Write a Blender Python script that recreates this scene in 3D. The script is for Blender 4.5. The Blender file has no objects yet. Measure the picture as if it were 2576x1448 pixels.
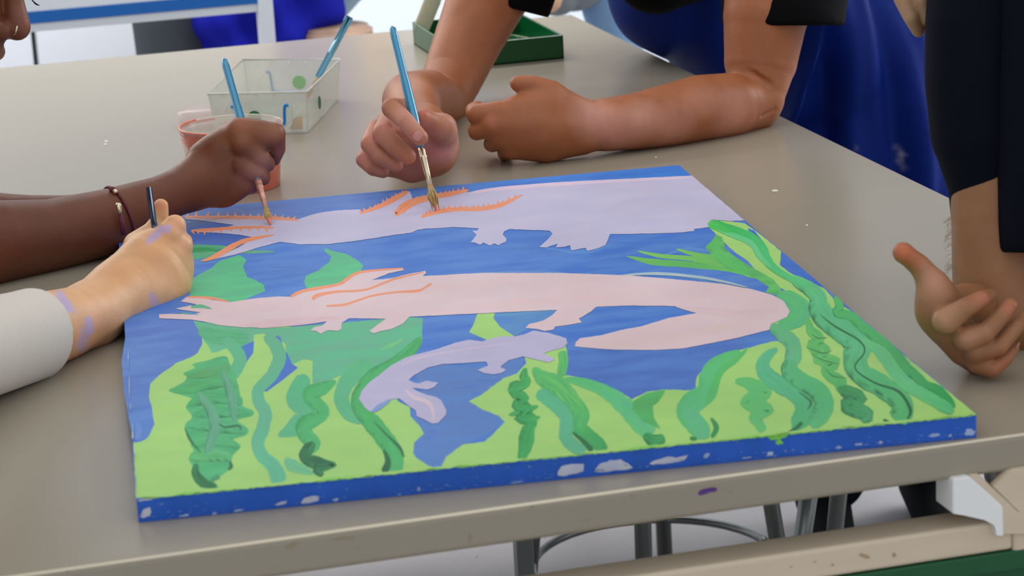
import bpy, bmesh, math, random
import numpy as np
from mathutils import Vector, Matrix
from mathutils.geometry import tessellate_polygon

random.seed(7); np.random.seed(7)
S = bpy.context.scene
C = S.collection

# ------------------------------------------------------------------ camera
CAM = np.array([-0.12987638, -1.63476173, 1.35100094]); FPX = 6197.248
M3 = np.array([[0.9655988635, 0.1155542162, -0.2329507628],
               [-0.2546104835, 0.2380915446, -0.9372757862],
               [-0.0528425631, 0.9643441499, 0.2593222397]])
cd = bpy.data.cameras.new('camera'); cam = bpy.data.objects.new('camera', cd); C.objects.link(cam)
mw = Matrix([[*M3[0], CAM[0]], [*M3[1], CAM[1]], [*M3[2], CAM[2]], [0, 0, 0, 1]])
cam.matrix_world = mw
cd.sensor_width = 36; cd.sensor_fit = 'HORIZONTAL'; cd.lens = FPX / 2576 * 36
cd.clip_start = .05; cd.clip_end = 60
cd.dof.use_dof = True; cd.dof.focus_distance = 2.45; cd.dof.aperture_fstop = 13
S.camera = cam

# ------------------------------------------------------------------ exposure, world, lights
S.view_settings.view_transform = 'Standard'
S.view_settings.look = 'None'
S.view_settings.gamma = 1
S.view_settings.use_curve_mapping = False
S.view_settings.exposure = 0.14
w = bpy.data.worlds.new('world'); S.world = w; w.use_nodes = True
wn = w.node_tree; wb = wn.nodes['Background']
wb.inputs[0].default_value = (.92, .96, 1.0, 1)
wt = wn.nodes.new('ShaderNodeTexCoord'); ws = wn.nodes.new('ShaderNodeSeparateXYZ'); wr = wn.nodes.new('ShaderNodeMapRange')
wr.inputs[1].default_value = -1; wr.inputs[2].default_value = 1; wr.inputs[3].default_value = .82; wr.inputs[4].default_value = .40
wn.links.new(wt.outputs['Generated'], ws.inputs[0]); wn.links.new(ws.outputs['Y'], wr.inputs[0]); wn.links.new(wr.outputs[0], wb.inputs[1])

def area(name, loc, target, sx, sy, power, col):
    l = bpy.data.lights.new(name, 'AREA'); l.shape = 'RECTANGLE'; l.size = sx; l.size_y = sy
    l.energy = power; l.color = col
    o = bpy.data.objects.new(name, l); C.objects.link(o); o.location = loc
    o.rotation_euler = (Vector(target) - Vector(loc)).to_track_quat('-Z', 'Y').to_euler()
    return o
area('window_light_right', (4.2, 2.2, 2.3), (.5, .8, .8), 2.6, 1.8, 76, (.84, .92, 1))
area('window_light_back', (-1.6, 5.2, 2.6), (.4, .8, .8), 3.2, 1.6, 54, (1, .92, .80))
area('ceiling_light', (.2, .6, 3.0), (.3, .6, 0), 2.4, 2.4, 12, (1, .95, .88))
area('back_fill_light', (.3, 2.75, 2.3), (.2, 3.9, .4), 2.0, .6, 60, (.96, .98, 1))  # unseen fill lamp added to brighten the cabinet fronts and far background

# ------------------------------------------------------------------ places
TZ = 0.76                     # table top
CT = TZ + .0175               # canvas top
def ray(u, v):
    d = M3 @ np.array([(u - 1288) / FPX, -(v - 724) / FPX, -1.0])
    return d
def onz(u, v, z=TZ):
    d = ray(u, v); return CAM + d * ((z - CAM[2]) / d[2])
def ony(u, v, y):
    d = ray(u, v); return CAM + d * ((y - CAM[1]) / d[1])
def ppm(y):                   # pixels per metre near depth y
    return FPX / ((y - CAM[1]) / .9373 * .985)

# ------------------------------------------------------------------ object helpers
def tag(o, label=None, cat=None, group=None, kind=None):
    if label: o['label'] = label
    if cat: o['category'] = cat
    if group: o['group'] = group
    if kind: o['kind'] = kind
    return o
def empty(name, loc, label=None, cat=None, group=None, kind=None):
    o = bpy.data.objects.new(name, None); C.objects.link(o); o.location = tuple(float(a) for a in loc)
    o.empty_display_size = .05
    return tag(o, label, cat, group, kind)
def link(name, me, mat=None, parent=None, smooth=False):
    o = bpy.data.objects.new(name, me); C.objects.link(o)
    if mat is not None:
        for m in (mat if isinstance(mat, (list, tuple)) else [mat]): me.materials.append(m)
    if parent is not None:
        o.parent = parent
        p = parent; off = Vector((0, 0, 0))
        while p is not None: off += p.location; p = p.parent
        o.location = -off
        # mesh is in world coordinates: bake so the child origin sits at its own centre
    if smooth:
        me.polygons.foreach_set('use_smooth', [True] * len(me.polygons))
    recenter(o)
    return o
def recenter(o):
    me = o.data
    n = len(me.vertices)
    if n == 0: return
    co = np.empty(n * 3); me.vertices.foreach_get('co', co); co = co.reshape(-1, 3)
    c = (co.min(0) + co.max(0)) / 2
    co -= c; me.vertices.foreach_set('co', co.ravel()); me.update()
    o.location = Vector(o.location) + Vector([float(a) for a in c])
def mesh_np(name, verts, faces):
    me = bpy.data.meshes.new(name)
    me.from_pydata([tuple(map(float, p)) for p in verts], [], faces)
    me.update(); return me
def bm_mesh(name, bm):
    bmesh.ops.recalc_face_normals(bm, faces=bm.faces)
    me = bpy.data.meshes.new(name); bm.to_mesh(me); bm.free(); return me
def box_into(bm, lo, hi, bev=0, seg=2, rotz=0, pivot=None):
    lo = Vector(lo); hi = Vector(hi)
    r = bmesh.ops.create_cube(bm, size=1)
    vs = r['verts']; c = (lo + hi) / 2; s = hi - lo
    for v in vs: v.co = Vector((v.co.x * s.x, v.co.y * s.y, v.co.z * s.z)) + c
    if bev:
        es = list({e for v in vs for e in v.link_edges})
        r2 = bmesh.ops.bevel(bm, geom=es, offset=bev, segments=seg, affect='EDGES', profile=.5)
        vs = list({v for f in r2['faces'] for v in f.verts} | {v for v in vs if v.is_valid})
    if rotz:
        bmesh.ops.rotate(bm, verts=vs, cent=pivot or c, matrix=Matrix.Rotation(rotz, 3, 'Z'))
    return vs
def box(name, lo, hi, mat, parent=None, bev=0, rotz=0, pivot=None):
    bm = bmesh.new(); box_into(bm, lo, hi, bev, 2, rotz, pivot)
    return link(name, bm_mesh(name, bm), mat, parent, smooth=False)
def frame_of(d):
    d = np.asarray(d, float); d = d / np.linalg.norm(d)
    a = np.array([0, 0, 1.]) if abs(d[2]) < .9 else np.array([1., 0, 0])
    x = np.cross(a, d); x /= np.linalg.norm(x); y = np.cross(d, x)
    return x, y, d
def tube_data(pts, rads, n=16, caps=True):
    pts = [np.asarray(p, float) for p in pts]; V = []; F = []
    x = None
    for i, p in enumerate(pts):
        d = (pts[min(i + 1, len(pts) - 1)] - pts[max(i - 1, 0)])
        if x is None: x, y, d = frame_of(d)
        else:
            d = d / np.linalg.norm(d); x = x - d * (x @ d); x /= np.linalg.norm(x); y = np.cross(d, x)
        for k in range(n):
            a = 2 * math.pi * k / n
            V.append(p + rads[i] * (math.cos(a) * x + math.sin(a) * y))
    for i in range(len(pts) - 1):
        for k in range(n):
            F.append((i * n + k, i * n + (k + 1) % n, (i + 1) * n + (k + 1) % n, (i + 1) * n + k))
    if caps:
        F.append(tuple(range(n))[::-1]); F.append(tuple((len(pts) - 1) * n + k for k in range(n)))
    return V, F
def tube(name, pts, rads, mat, parent=None, n=16):
    if not isinstance(rads, (list, tuple)): rads = [rads] * len(pts)
    V, F = tube_data(pts, rads, n)
    return link(name, mesh_np(name, V, F), mat, parent, smooth=True)
def tubes(name, lst, mat, parent=None, n=8):
    V = []; F = []
    for pts, rads in lst:
        if not isinstance(rads, (list, tuple)): rads = [rads] * len(pts)
        v, f = tube_data(pts, rads, n); b = len(V)
        V += v; F += [tuple(i + b for i in q) for q in f]
    return link(name, mesh_np(name, V, F), mat, parent, smooth=True)
def catmull(P, n=8, closed=False):
    P = [np.asarray(p, float) for p in P]; out = []
    m = len(P)
    for i in range(m if closed else m - 1):
        if closed: a, b, c, d = P[i - 1], P[i], P[(i + 1) % m], P[(i + 2) % m]
        else: a, b, c, d = P[max(i - 1, 0)], P[i], P[i + 1], P[min(i + 2, m - 1)]
        for k in range(n):
            t = k / n
            out.append(.5 * ((2 * b) + (c - a) * t + (2 * a - 5 * b + 4 * c - d) * t * t + (-a + 3 * b - 3 * c + d) * t ** 3))
    if not closed: out.append(P[-1])
    return out

# ------------------------------------------------------------------ materials
def lin(c):
    r = []
    for x in c[:3]:
        x = x / 255
        r.append(x / 12.92 if x <= .04045 else ((x + .055) / 1.055) ** 2.4)
    return (*r, 1)
def mat(name, rgb, rough=.5, metal=0, noise=0, nscale=20, bump=0, bscale=200, spec=.5, trans=0, alpha=1, sss=0, coat=0, ior=1.45, attr=None, stretch=None, sheen=0):
    m = bpy.data.materials.new(name); m.use_nodes = True
    nt = m.node_tree; b = nt.nodes['Principled BSDF']; L = nt.links.new
    col = lin(rgb)
    b.inputs['Base Color'].default_value = col
    b.inputs['Roughness'].default_value = rough; b.inputs['Metallic'].default_value = metal
    b.inputs['Specular IOR Level'].default_value = spec
    b.inputs['Transmission Weight'].default_value = trans; b.inputs['Alpha'].default_value = alpha
    b.inputs['IOR'].default_value = ior; b.inputs['Coat Weight'].default_value = coat
    b.inputs['Sheen Weight'].default_value = sheen
    if sss:
        b.inputs['Subsurface Weight'].default_value = sss
        b.inputs['Subsurface Radius'].default_value = (.012, .005, .003)
        b.inputs['Subsurface Scale'].default_value = 1
    tc = nt.nodes.new('ShaderNodeTexCoord'); vec = tc.outputs['Object']
    if stretch:
        mp = nt.nodes.new('ShaderNodeMapping'); mp.inputs['Scale'].default_value = stretch
        L(vec, mp.inputs[0]); vec = mp.outputs[0]
    src = None
    if attr:
        a = nt.nodes.new('ShaderNodeAttribute'); a.attribute_name = attr; src = a.outputs['Color']
        L(src, b.inputs['Base Color'])
    if noise:
        n = nt.nodes.new('ShaderNodeTexNoise'); n.inputs['Scale'].default_value = nscale; n.inputs['Detail'].default_value = 5
        L(vec, n.inputs['Vector'])
        mr = nt.nodes.new('ShaderNodeMapRange'); mr.inputs[1].default_value = .3; mr.inputs[2].default_value = .7
        mr.inputs[3].default_value = 1 - noise; mr.inputs[4].default_value = 1 + noise
        L(n.outputs[0], mr.inputs[0])
        mx = nt.nodes.new('ShaderNodeMix'); mx.data_type = 'RGBA'; mx.blend_type = 'MULTIPLY'; mx.inputs[0].default_value = 1
        if src is not None: L(src, mx.inputs[6])
        else: mx.inputs[6].default_value = col
        L(mr.outputs[0], mx.inputs[7]); L(mx.outputs[2], b.inputs['Base Color'])
    if bump:
        n = nt.nodes.new('ShaderNodeTexNoise'); n.inputs['Scale'].default_value = bscale; n.inputs['Detail'].default_value = 3
        L(vec, n.inputs['Vector'])
        bp = nt.nodes.new('ShaderNodeBump'); bp.inputs['Strength'].default_value = bump; bp.inputs['Distance'].default_value = .001
        L(n.outputs[0], bp.inputs['Height']); L(bp.outputs[0], b.inputs['Normal'])
    return m

# ------------------------------------------------------------------ smooth bodies from blended capsules
class Body:
    def __init__(s, h): s.h = h; s.ops = []
    def chain(s, pts, k=.004, flat=None, sub=False):
        """pts: [(xyz, radius)...]; flat=(normal, ratio) makes the section thinner along normal"""
        s.ops.append(([np.asarray(p[0], float) for p in pts], [float(p[1]) for p in pts], k, flat, sub)); return s
    def px(s, pts, k=.004, flat=None, sub=False):
        """pts: (u, v, depth y, radius in photo pixels)"""
        return s.chain([(ony(u, v, y), r / ppm(y)) for u, v, y, r in pts], k, flat, sub)
    def cut(s, point, normal, k=.002):
        s.ops.append(('cut', np.asarray(point, float), np.asarray(normal, float) / np.linalg.norm(normal), k)); return s
    def build(s):
        h = s.h
        lo = np.full(3, 1e9); hi = -lo
        for o in s.ops:
            if isinstance(o[0], str) or o[4]: continue
            for p, r in zip(o[0], o[1]):
                lo = np.minimum(lo, p - r - 3 * h - .004); hi = np.maximum(hi, p + r + 3 * h + .004)
        n = np.ceil((hi - lo) / h).astype(int) + 1
        F = np.full(n, .05, np.float32)
        ax = [lo[i] + h * np.arange(n[i]) for i in range(3)]
        for o in s.ops:
            if isinstance(o[0], str):
                _, p, nn, k = o
                d = ((ax[0] - p[0]) * nn[0])[:, None, None] + ((ax[1] - p[1]) * nn[1])[None, :, None] + ((ax[2] - p[2]) * nn[2])[None, None, :]
                d = d.astype(np.float32); hh = np.maximum(k - np.abs(F - d), 0) / k; F = np.maximum(F, d) + hh * hh * k / 4; continue
            P, R, k, flat, sub = o
            m = k + 3 * h
            blo = np.min([p - r for p, r in zip(P, R)], 0) - m; bhi = np.max([p + r for p, r in zip(P, R)], 0) + m
            i0 = np.clip(np.floor((blo - lo) / h).astype(int), 0, n); i1 = np.clip(np.ceil((bhi - lo) / h).astype(int) + 1, 0, n)
            if np.any(i1 <= i0): continue
            X = ax[0][i0[0]:i1[0]][:, None, None]; Y = ax[1][i0[1]:i1[1]][None, :, None]; Z = ax[2][i0[2]:i1[2]][None, None, :]
            D = None
            segs = [(P[0], P[0], R[0], R[0])] if len(P) == 1 else [(P[i], P[i + 1], R[i], R[i + 1]) for i in range(len(P) - 1)]
            for a, b, ra, rb in segs:
                ba = b - a; L2 = max(ba @ ba, 1e-12)
                t = np.clip(((X - a[0]) * ba[0] + (Y - a[1]) * ba[1] + (Z - a[2]) * ba[2]) / L2, 0, 1)
                dx = X - a[0] - t * ba[0]; dy = Y - a[1] - t * ba[1]; dz = Z - a[2] - t * ba[2]
                q = dx * dx + dy * dy + dz * dz
                if flat is not None:
                    nn = np.asarray(flat[0], float); nn = nn / np.linalg.norm(nn)
                    c = dx * nn[0] + dy * nn[1] + dz * nn[2]
                    q = q + (flat[1] ** 2 - 1) * c * c
                d = np.sqrt(q) - (ra + (rb - ra) * t)
                D = d if D is None else np.minimum(D, d)
            sl = tuple(slice(i0[i], i1[i]) for i in range(3))
            f = F[sl]
            if sub:
                D = -D
                hh = np.maximum(k - np.abs(f - D), 0) / k
                F[sl] = np.maximum(f, D) + hh * hh * k / 4
            else:
                hh = np.maximum(k - np.abs(f - D), 0) / k
                F[sl] = np.minimum(f, D) - hh * hh * k / 4
        return surface_nets(F, lo, h)
def surface_nets(F, lo, h):
    F[0] = F[-1] = .05; F[:, 0] = F[:, -1] = .05; F[:, :, 0] = F[:, :, -1] = .05
    ins = F < 0; n = np.array(F.shape)
    cs = np.zeros(n - 1, np.int8)
    for dx in (0, 1):
        for dy in (0, 1):
            for dz in (0, 1):
                cs += ins[dx:n[0] - 1 + dx, dy:n[1] - 1 + dy, dz:n[2] - 1 + dz]
    act = (cs > 0) & (cs < 8)
    idx = np.full(n - 1, -1, np.int64); I = np.argwhere(act); idx[act] = np.arange(len(I))
    acc = np.zeros((len(I), 3)); cnt = np.zeros(len(I))
    corners = [(a, b, c) for a in (0, 1) for b in (0, 1) for c in (0, 1)]
    for ca in corners:
        for ax_ in range(3):
            if ca[ax_]: continue
            cb = list(ca); cb[ax_] = 1; cb = tuple(cb)
            fa = F[I[:, 0] + ca[0], I[:, 1] + ca[1], I[:, 2] + ca[2]]; fb = F[I[:, 0] + cb[0], I[:, 1] + cb[1], I[:, 2] + cb[2]]
            cr = (fa < 0) != (fb < 0)
            t = np.where(cr, fa / np.where(cr, fa - fb, 1), 0)
            p = np.array(ca, float)[None] + 0 * t[:, None]; p = np.repeat(np.array(ca, float)[None], len(I), 0); p[:, ax_] += t
            acc[cr] += p[cr]; cnt[cr] += 1
    V = lo + h * (I + acc / cnt[:, None])
    Q = []
    for ax_ in range(3):
        o = [1, 2, 0][ax_]; p = [2, 0, 1][ax_]
        a = [slice(None)] * 3; b = [slice(None)] * 3; a[ax_] = slice(0, -1); b[ax_] = slice(1, None)
        A = ins[tuple(a)]; B = ins[tuple(b)]
        E = np.argwhere(A != B); s = A[tuple(E.T)]
        E0 = E.copy()
        def g(do, dp):
            e = E0.copy(); e[:, o] -= do; e[:, p] -= dp; return idx[tuple(e.T)]
        q = np.stack([g(0, 0), g(1, 0), g(1, 1), g(0, 1)], 1)
        q[~s] = q[~s][:, ::-1]
        Q.append(q)
    Q = np.concatenate(Q)
    # light smoothing
    e = np.concatenate([Q[:, [0, 1]], Q[:, [1, 2]], Q[:, [2, 3]], Q[:, [3, 0]]])
    deg = np.bincount(e.ravel(), minlength=len(V))
    for lam in (.5, -.45, .5, -.45, .4):
        W = np.stack([np.bincount(e[:, 0], V[e[:, 1], i], len(V)) + np.bincount(e[:, 1], V[e[:, 0], i], len(V)) for i in range(3)], 1)
        V = V + lam * (W / deg[:, None] - V)
    return V, Q
def quad_mesh(name, V, Q):
    me = bpy.data.meshes.new(name)
    me.vertices.add(len(V)); me.vertices.foreach_set('co', V.astype(np.float32).ravel())
    me.loops.add(len(Q) * 4); me.loops.foreach_set('vertex_index', Q.astype(np.int32).ravel())
    me.polygons.add(len(Q)); me.polygons.foreach_set('loop_start', np.arange(0, len(Q) * 4, 4, dtype=np.int32))
    me.polygons.foreach_set('loop_total', np.full(len(Q), 4, np.int32))
    me.update(calc_edges=True); me.validate(); return me
def normals_of(V, Q):
    fn = np.cross(V[Q[:, 2]] - V[Q[:, 0]], V[Q[:, 3]] - V[Q[:, 1]])
    N = np.zeros_like(V)
    for k in range(4):
        for i in range(3): N[:, i] += np.bincount(Q[:, k], fn[:, i], len(V))
    return N / (np.linalg.norm(N, axis=1)[:, None] + 1e-12)
def flesh(name, body, base, material, parent, tints=(), warp=None):
    """base sRGB pigment; tints: [(xyz, radius, rgb, strength)] pigment marks"""
    V, Q = body.build()
    if warp is not None: V = warp(V, normals_of(V, Q))
    col = np.repeat(np.array([lin(base)[:3]]), len(V), 0)
    for p, r, c, s in tints:
        d = np.linalg.norm(V - np.asarray(p), axis=1) / r
        wgt = (s * np.clip(1.3 - d, 0, 1) ** 1)[:, None]; wgt = np.clip(wgt, 0, 1)
        col = col * (1 - wgt) + np.array(lin(c)[:3]) * wgt
    me = quad_mesh(name, V, Q)
    a = me.color_attributes.new('pigment', 'FLOAT_COLOR', 'POINT')
    a.data.foreach_set('color', np.c_[col, np.ones(len(V))].astype(np.float32).ravel())
    return link(name, me, material, parent, smooth=True)

# ------------------------------------------------------------------ room
m_floor = mat('concrete_floor', (164, 159, 158), .55, noise=.17, nscale=2.3, bump=.1, bscale=30)
m_white = mat('white_paint', (222, 226, 232), .5, noise=.015, nscale=3)
m_wall = mat('wall_paint', (226, 233, 242), .8, noise=.01, nscale=2)
tag(box('floor', (-3.2, -3.0, -.05), (4.6, 6.6, 0), m_floor), kind='structure')
tag(box('wall_back', (-3.2, 6.6, 0), (4.6, 6.7, 3.1), m_wall), kind='structure')
tag(box('baseboard_back', (-3.2, 6.58, 0), (4.6, 6.6, .1), m_white), kind='structure')
tag(box('wall_left', (-3.3, -3.0, 0), (-3.2, 6.7, 3.1), m_wall), kind='structure')

# ------------------------------------------------------------------ work table
m_top = mat('laminate_top', (156, 147, 130), .26, noise=.02, nscale=5, bump=.03, bscale=900, spec=.55)
m_lip = mat('laminate_edge', (204, 202, 188), .42, noise=.03, nscale=8, bump=.03, bscale=700)
m_rail = mat('beige_rail', (214, 196, 172), .45, noise=.03, nscale=12, stretch=(1, 6, 6))
m_steel = mat('grey_steel', (120, 122, 122), .4, metal=.5)
m_white_plastic = mat('white_plastic', (240, 240, 238), .45)
TX0, TX1, TY0, TY1 = -.42, .907, -.063, 2.052
table = empty('work_table', (.2, 1.0, 0), 'large grey-beige laminate work table carrying the painted canvas', 'table')
bm = bmesh.new(); box_into(bm, (TX0, TY0, TZ - .028), (TX1, TY1, TZ), .0042, 4)
link('tabletop', bm_mesh('tabletop', bm), m_top, table)
tube('edge_highlight', [(TX0 + .004, TY0 + .0009, TZ - .0011), (TX1 - .004, TY0 + .0009, TZ - .0011)], .0013, mat('edge_highlight', (226, 214, 190), .25), table, 10)  # highlight along the front edge, put in as a pale glossy tube
# front rail: inverted L below the lip
bm = bmesh.new()
box_into(bm, (TX0 + .02, TY0, .6705), (.632, TY0 + .034, .694), .003, 3)
link('front_rail', bm_mesh('front_rail', bm), m_rail, table)
box('end_rail', (.632, TY0 - .001, .664), (TX1 - .02, TY0 + .034, .7315), m_rail, table, .003)
# pale bracket with slanted side
def prism(name, prof, x0, x1, mt, parent, axis='x', bev=0):
    bm = bmesh.new()
    vs0 = []; vs1 = []
    for a, b in prof:
        if axis == 'x': vs0.append(bm.verts.new((x0, a, b))); vs1.append(bm.verts.new((x1, a, b)))
        elif axis == 'y': vs0.append(bm.verts.new((a, x0, b))); vs1.append(bm.verts.new((a, x1, b)))
        else: vs0.append(bm.verts.new((a, b, x0))); vs1.append(bm.verts.new((a, b, x1)))
    n = len(prof)
    bm.faces.new(vs0[::-1]); bm.faces.new(vs1)
    for i in range(n): bm.faces.new((vs0[i], vs0[(i + 1) % n], vs1[(i + 1) % n], vs1[i]))
    if bev: bmesh.ops.bevel(bm, geom=bm.edges[:], offset=bev, segments=2, affect='EDGES')
    return link(name, bm_mesh(name, bm), mt, parent)
yb = TY0 - .006
def fx(u, v, y=None):
    p = ony(u, v, yb if y is None else y); return (p[0], p[2])
prism('corner_bracket', [fx(2397, 1205), fx(2440, 1198), fx(2523, 1274), fx(2525, 1349), fx(2506, 1347), fx(2503, 1318), fx(2478, 1305), fx(2397, 1292)], yb, yb + .03, m_white_plastic, table, 'y', .0008)
prism('access_plate', [fx(2500, 1228), fx(2546, 1184), fx(2700, 1160), fx(2700, 1330), fx(2576, 1296), fx(2562, 1290)], TY0 - .004, TY0 + .004, m_rail, table, 'y', .0012)
prism('brace_strip', [fx(2440, 1198), fx(2466, 1195), fx(2562, 1290), fx(2700, 1330), fx(2700, 1345), fx(2524, 1345), fx(2523, 1274)], TY0 - .0045, TY0 + .002, m_rail, table, 'y', .0006)
LX = float(ony(1323, 1400, 1.2)[0])
for x, y in ((TX1 - .06, .04), (TX1 - .06, TY1 - .06), (TX0 + .1, .04), (TX0 + .1, TY1 - .06)):
    box('leg', (x, y, 0), (x + .042, y + .042, TZ - .028), m_steel, table, .003)
box('leg', (LX - .011, 1.2, 0), (LX + .011, 1.222, TZ - .028), m_steel, table, .002)
for y in (.5, 1.9):
    box('cross_rail', (TX0 + .1, y, TZ - .068), (TX1 - .04, y + .03, TZ - .0285), m_steel, table, .002)
# marks of wear on the lip
def on_face(poly, y, n=1, off=.0002):
    return [ony(u, v, y - off) for u, v in poly]
def patch(name, polys, place, mt, parent):
    if len(polys) > 1:
        for q in polys: patch(name, [q], place, mt, parent)
        return
    V = []; F = []
    for poly in polys:
        pts = [place(u, v) for u, v in poly]
        tr = tessellate_polygon([[Vector((u, v, 0)) for u, v in poly]])
        b = len(V); V += pts; F += [tuple(b + i for i in t) for t in tr]
    return link(name, mesh_np(name, V, F), mt, parent)
m_purple = mat('purple_paint', (92, 48, 128), .4, noise=.25, nscale=120)
m_rust = mat('brown_smudge', (150, 140, 112), .6, noise=.1, nscale=90)
m_chip = mat('worn_edge', (226, 214, 190), .5)
fp = lambda u, v: ony(u, v, TY0 - .0003)
def blob(u, v, a, b, ang=0, n=16, jag=.15, rnd=random.Random(3)):
    out = []
    for k in range(n):
        t = 2 * math.pi * k / n; r = 1 + rnd.uniform(-jag, jag)
        x = a * math.cos(t) * r; y = b * math.sin(t) * r
        out.append((u + x * math.cos(ang) - y * math.sin(ang), v + x * math.sin(ang) + y * math.cos(ang)))
    return out
patch('purple_smear', [[(1756, 1240), (1761, 1233), (1772, 1229), (1786, 1226), (1800, 1225), (1805, 1229), (1800, 1236), (1788, 1237), (1776, 1242), (1764, 1245), (1757, 1244)]], fp, m_purple, table)
patch('smudge', [blob(735, 1371, 17, 5, -.5), blob(865, 1354, 26, 2.5, -.1), blob(1183, 1352, 3, 12), blob(1461, 1308, 2.5, 1.5), blob(1479, 1307, 6, 2), blob(1838, 1237, 3, 3),
                 blob(1340, 1274, 3, 3), blob(1590, 1247, 3, 3), blob(2220, 1135, 3, 3), blob(1700, 1295, 2.5, 2), blob(900, 1377, 2.5, 2), blob(1200, 1400, 3, 2), blob(170, 1436, 4, 2)], fp, m_rust, table)
fr = lambda u, v: ony(u, v, TY0 - .0003)
patch('rail_smudge', [blob(2175, 1398, 14, 5, .3), blob(2250, 1395, 5, 6), blob(2095, 1420, 4, 3), blob(2050, 1412, 3, 2), blob(1990, 1425, 3, 2)], fr, mat('rail_mark', (176, 152, 118), .6), table)
ft = lambda u, v: onz(u, v, TZ + .0003)
patch('table_speck', [blob(1950, 479, 8, 3), blob(267, 355, 5, 2), blob(265, 362, 4, 2), blob(2030, 566, 3, 2), blob(1650, 395, 3, 1.5)], ft, mat('paint_speck', (214, 212, 205), .5), table)
m_shine = mat('lip_highlight', (224, 212, 188), .3)

# green storage tray sliding under the rail
m_green_bin = mat('green_bin_plastic', (20, 84, 48), .4, noise=.05, nscale=10)
gb = empty('storage_bin', (.5, .1, .5), 'dark green plastic bin slung under the front rail of the table', 'bin')
bm = bmesh.new()
for lo, hi in (((.12, TY0 + .006, .50), (TX1 - .05, TY0 + .012, .6695)), ((.12, TY0+.075, .50), (TX1 - .05, TY0+.08, .6695)), ((.12, TY0 + .006, .50), (.126, TY0+.08, .6695)), ((TX1 - .056, TY0 + .006, .50), (TX1 - .05, TY0+.08, .6695)), ((.12, TY0 + .006, .495), (TX1 - .05, TY0+.08, .5))):
    box_into(bm, lo, hi)
link('bin_shell', bm_mesh('bin_shell', bm), m_green_bin, gb)
box('bin_rim', (.115, TY0 - .002, .655), (TX1 - .045, TY0 + .006, .6700), m_green_bin, gb, .001)

# ------------------------------------------------------------------ stools below and behind
m_chrome = mat('tube_steel', (128, 132, 130), .3, metal=.85)
m_seat = mat('wood_seat', (112, 84, 62), .5, noise=.25, nscale=8, stretch=(1, 8, 1))
def stool(cx, cy, rot, r, hgt, label, seat_r=.16, ring_z=.09, leg_r=.0115, seatmat=None):
    t = empty('stool', (cx, cy, 0), label, 'stool', 'steel-legged stools')
    bm = bmesh.new(); bmesh.ops.create_cone(bm, cap_ends=True, segments=40, radius1=seat_r, radius2=seat_r, depth=.03)
    bmesh.ops.bevel(bm, geom=[e for e in bm.edges if abs(e.verts[0].co.z - e.verts[1].co.z) < 1e-5], offset=.008, segments=3, affect='EDGES')
    for v in bm.verts: v.co += Vector((cx, cy, hgt - .015))
    link('seat', bm_mesh('seat', bm), seatmat or m_seat, t, True)
    for k in range(4):
        a = rot + k * math.pi / 2
        top = (cx + .11 * math.cos(a), cy + .11 * math.sin(a), hgt - .03); bot = (cx + r * math.cos(a), cy + r * math.sin(a), 0.0)
        tube('leg', [bot, top], leg_r, m_chrome, t)
    rr = r - (r - .11) * ring_z / hgt - .004
    pts = [(cx + rr * math.cos(a), cy + rr * math.sin(a), ring_z) for a in np.linspace(0, 2 * math.pi, 41)]
    tube('foot_ring', pts, .006, m_chrome, t, 10)
    return t
stool(*ony(1645, 1370, 1.42)[:2], math.radians(-112), .185, .62, 'steel-legged stool with a foot ring, pushed in under the tabletop')
stool(1.05, 1.12, math.radians(100), .19, .45, 'steel-legged stool beside the leaning painter\'s dark trousers', ring_z=.05)

# ------------------------------------------------------------------ far background: white trolley, cabinets
m_blue_stripe = mat('blue_stripe', (22, 98, 176), .5)
cart = empty('utility_cart', (.2, 2.9, 0), 'white metal frame cart with a blue stripe along its edge', 'cart')
Y = 2.75
def yz(u, v): p = ony(u, v, Y); return p
z0 = yz(690, 3)[2]; xr = yz(690, 60)[0]
box('top_panel', (-.7, Y, z0 + .0185), (xr - .027, Y + .03, z0 + .42), m_white, cart, .002)
box('blue_stripe', (-.7, Y - .0015, z0 - .001), (xr - .026, Y + .02, z0 + .0185), m_blue_stripe, cart)
box('frame_rail', (-.7, Y + .001, z0 - .0165), (xr - .027, Y + .03, z0 - .001), m_white, cart, .001)
for x in (xr - .027, -.727): box('leg', (x, Y - .002, 0), (x + .027, Y + .028, z0 + .42), m_white, cart, .001)
# cabinets behind the cart
Yc = 3.45
xg = ony(88, 120, Yc)[0]; xe = ony(345, 100, Yc)[0]
for i, (a, b, lb) in enumerate(((xg - .6, xg - .0035, 'white base cabinet left of the dark gap, behind the striped cart'), (xg + .0035, xe + .0, 'white base cabinet right of the dark gap, behind the striped cart'))):
    cb = empty('base_cabinet', ((a + b) / 2, Yc + .2, 0), lb, 'cabinet', 'white base cabinets')
    box('cabinet_body', (a, Yc + .02, .0), (b, Yc + .5, .66), m_white, cb, .002)
    box('door', (a + .002, Yc, .05), (b - .002, Yc + .0195, .655), m_white, cb, .002)
box('gap_shade', (xg - .003, Yc + .03, 0), (xg + .003, Yc + .05, .65), mat('dark_gap', (40, 52, 46), .7), None)  # shade in the gap between the cabinets, painted as a dark strip
tag(bpy.data.objects['gap_shade'], 'thin strip coloured dark for the shade in the gap between the two white base cabinets', 'gap')
# bright white counter front further back
cb = empty('white_counter', (1.0, 4.6, 0), 'long white counter against the back wall', 'counter')
box('counter_front', (.3, 4.7, 0), (3.2, 5.3, .86), m_wall, cb, .003)
box('counter_top', (.28, 4.68, .86), (3.22, 5.32, .9), m_white, cb, .003)

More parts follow.
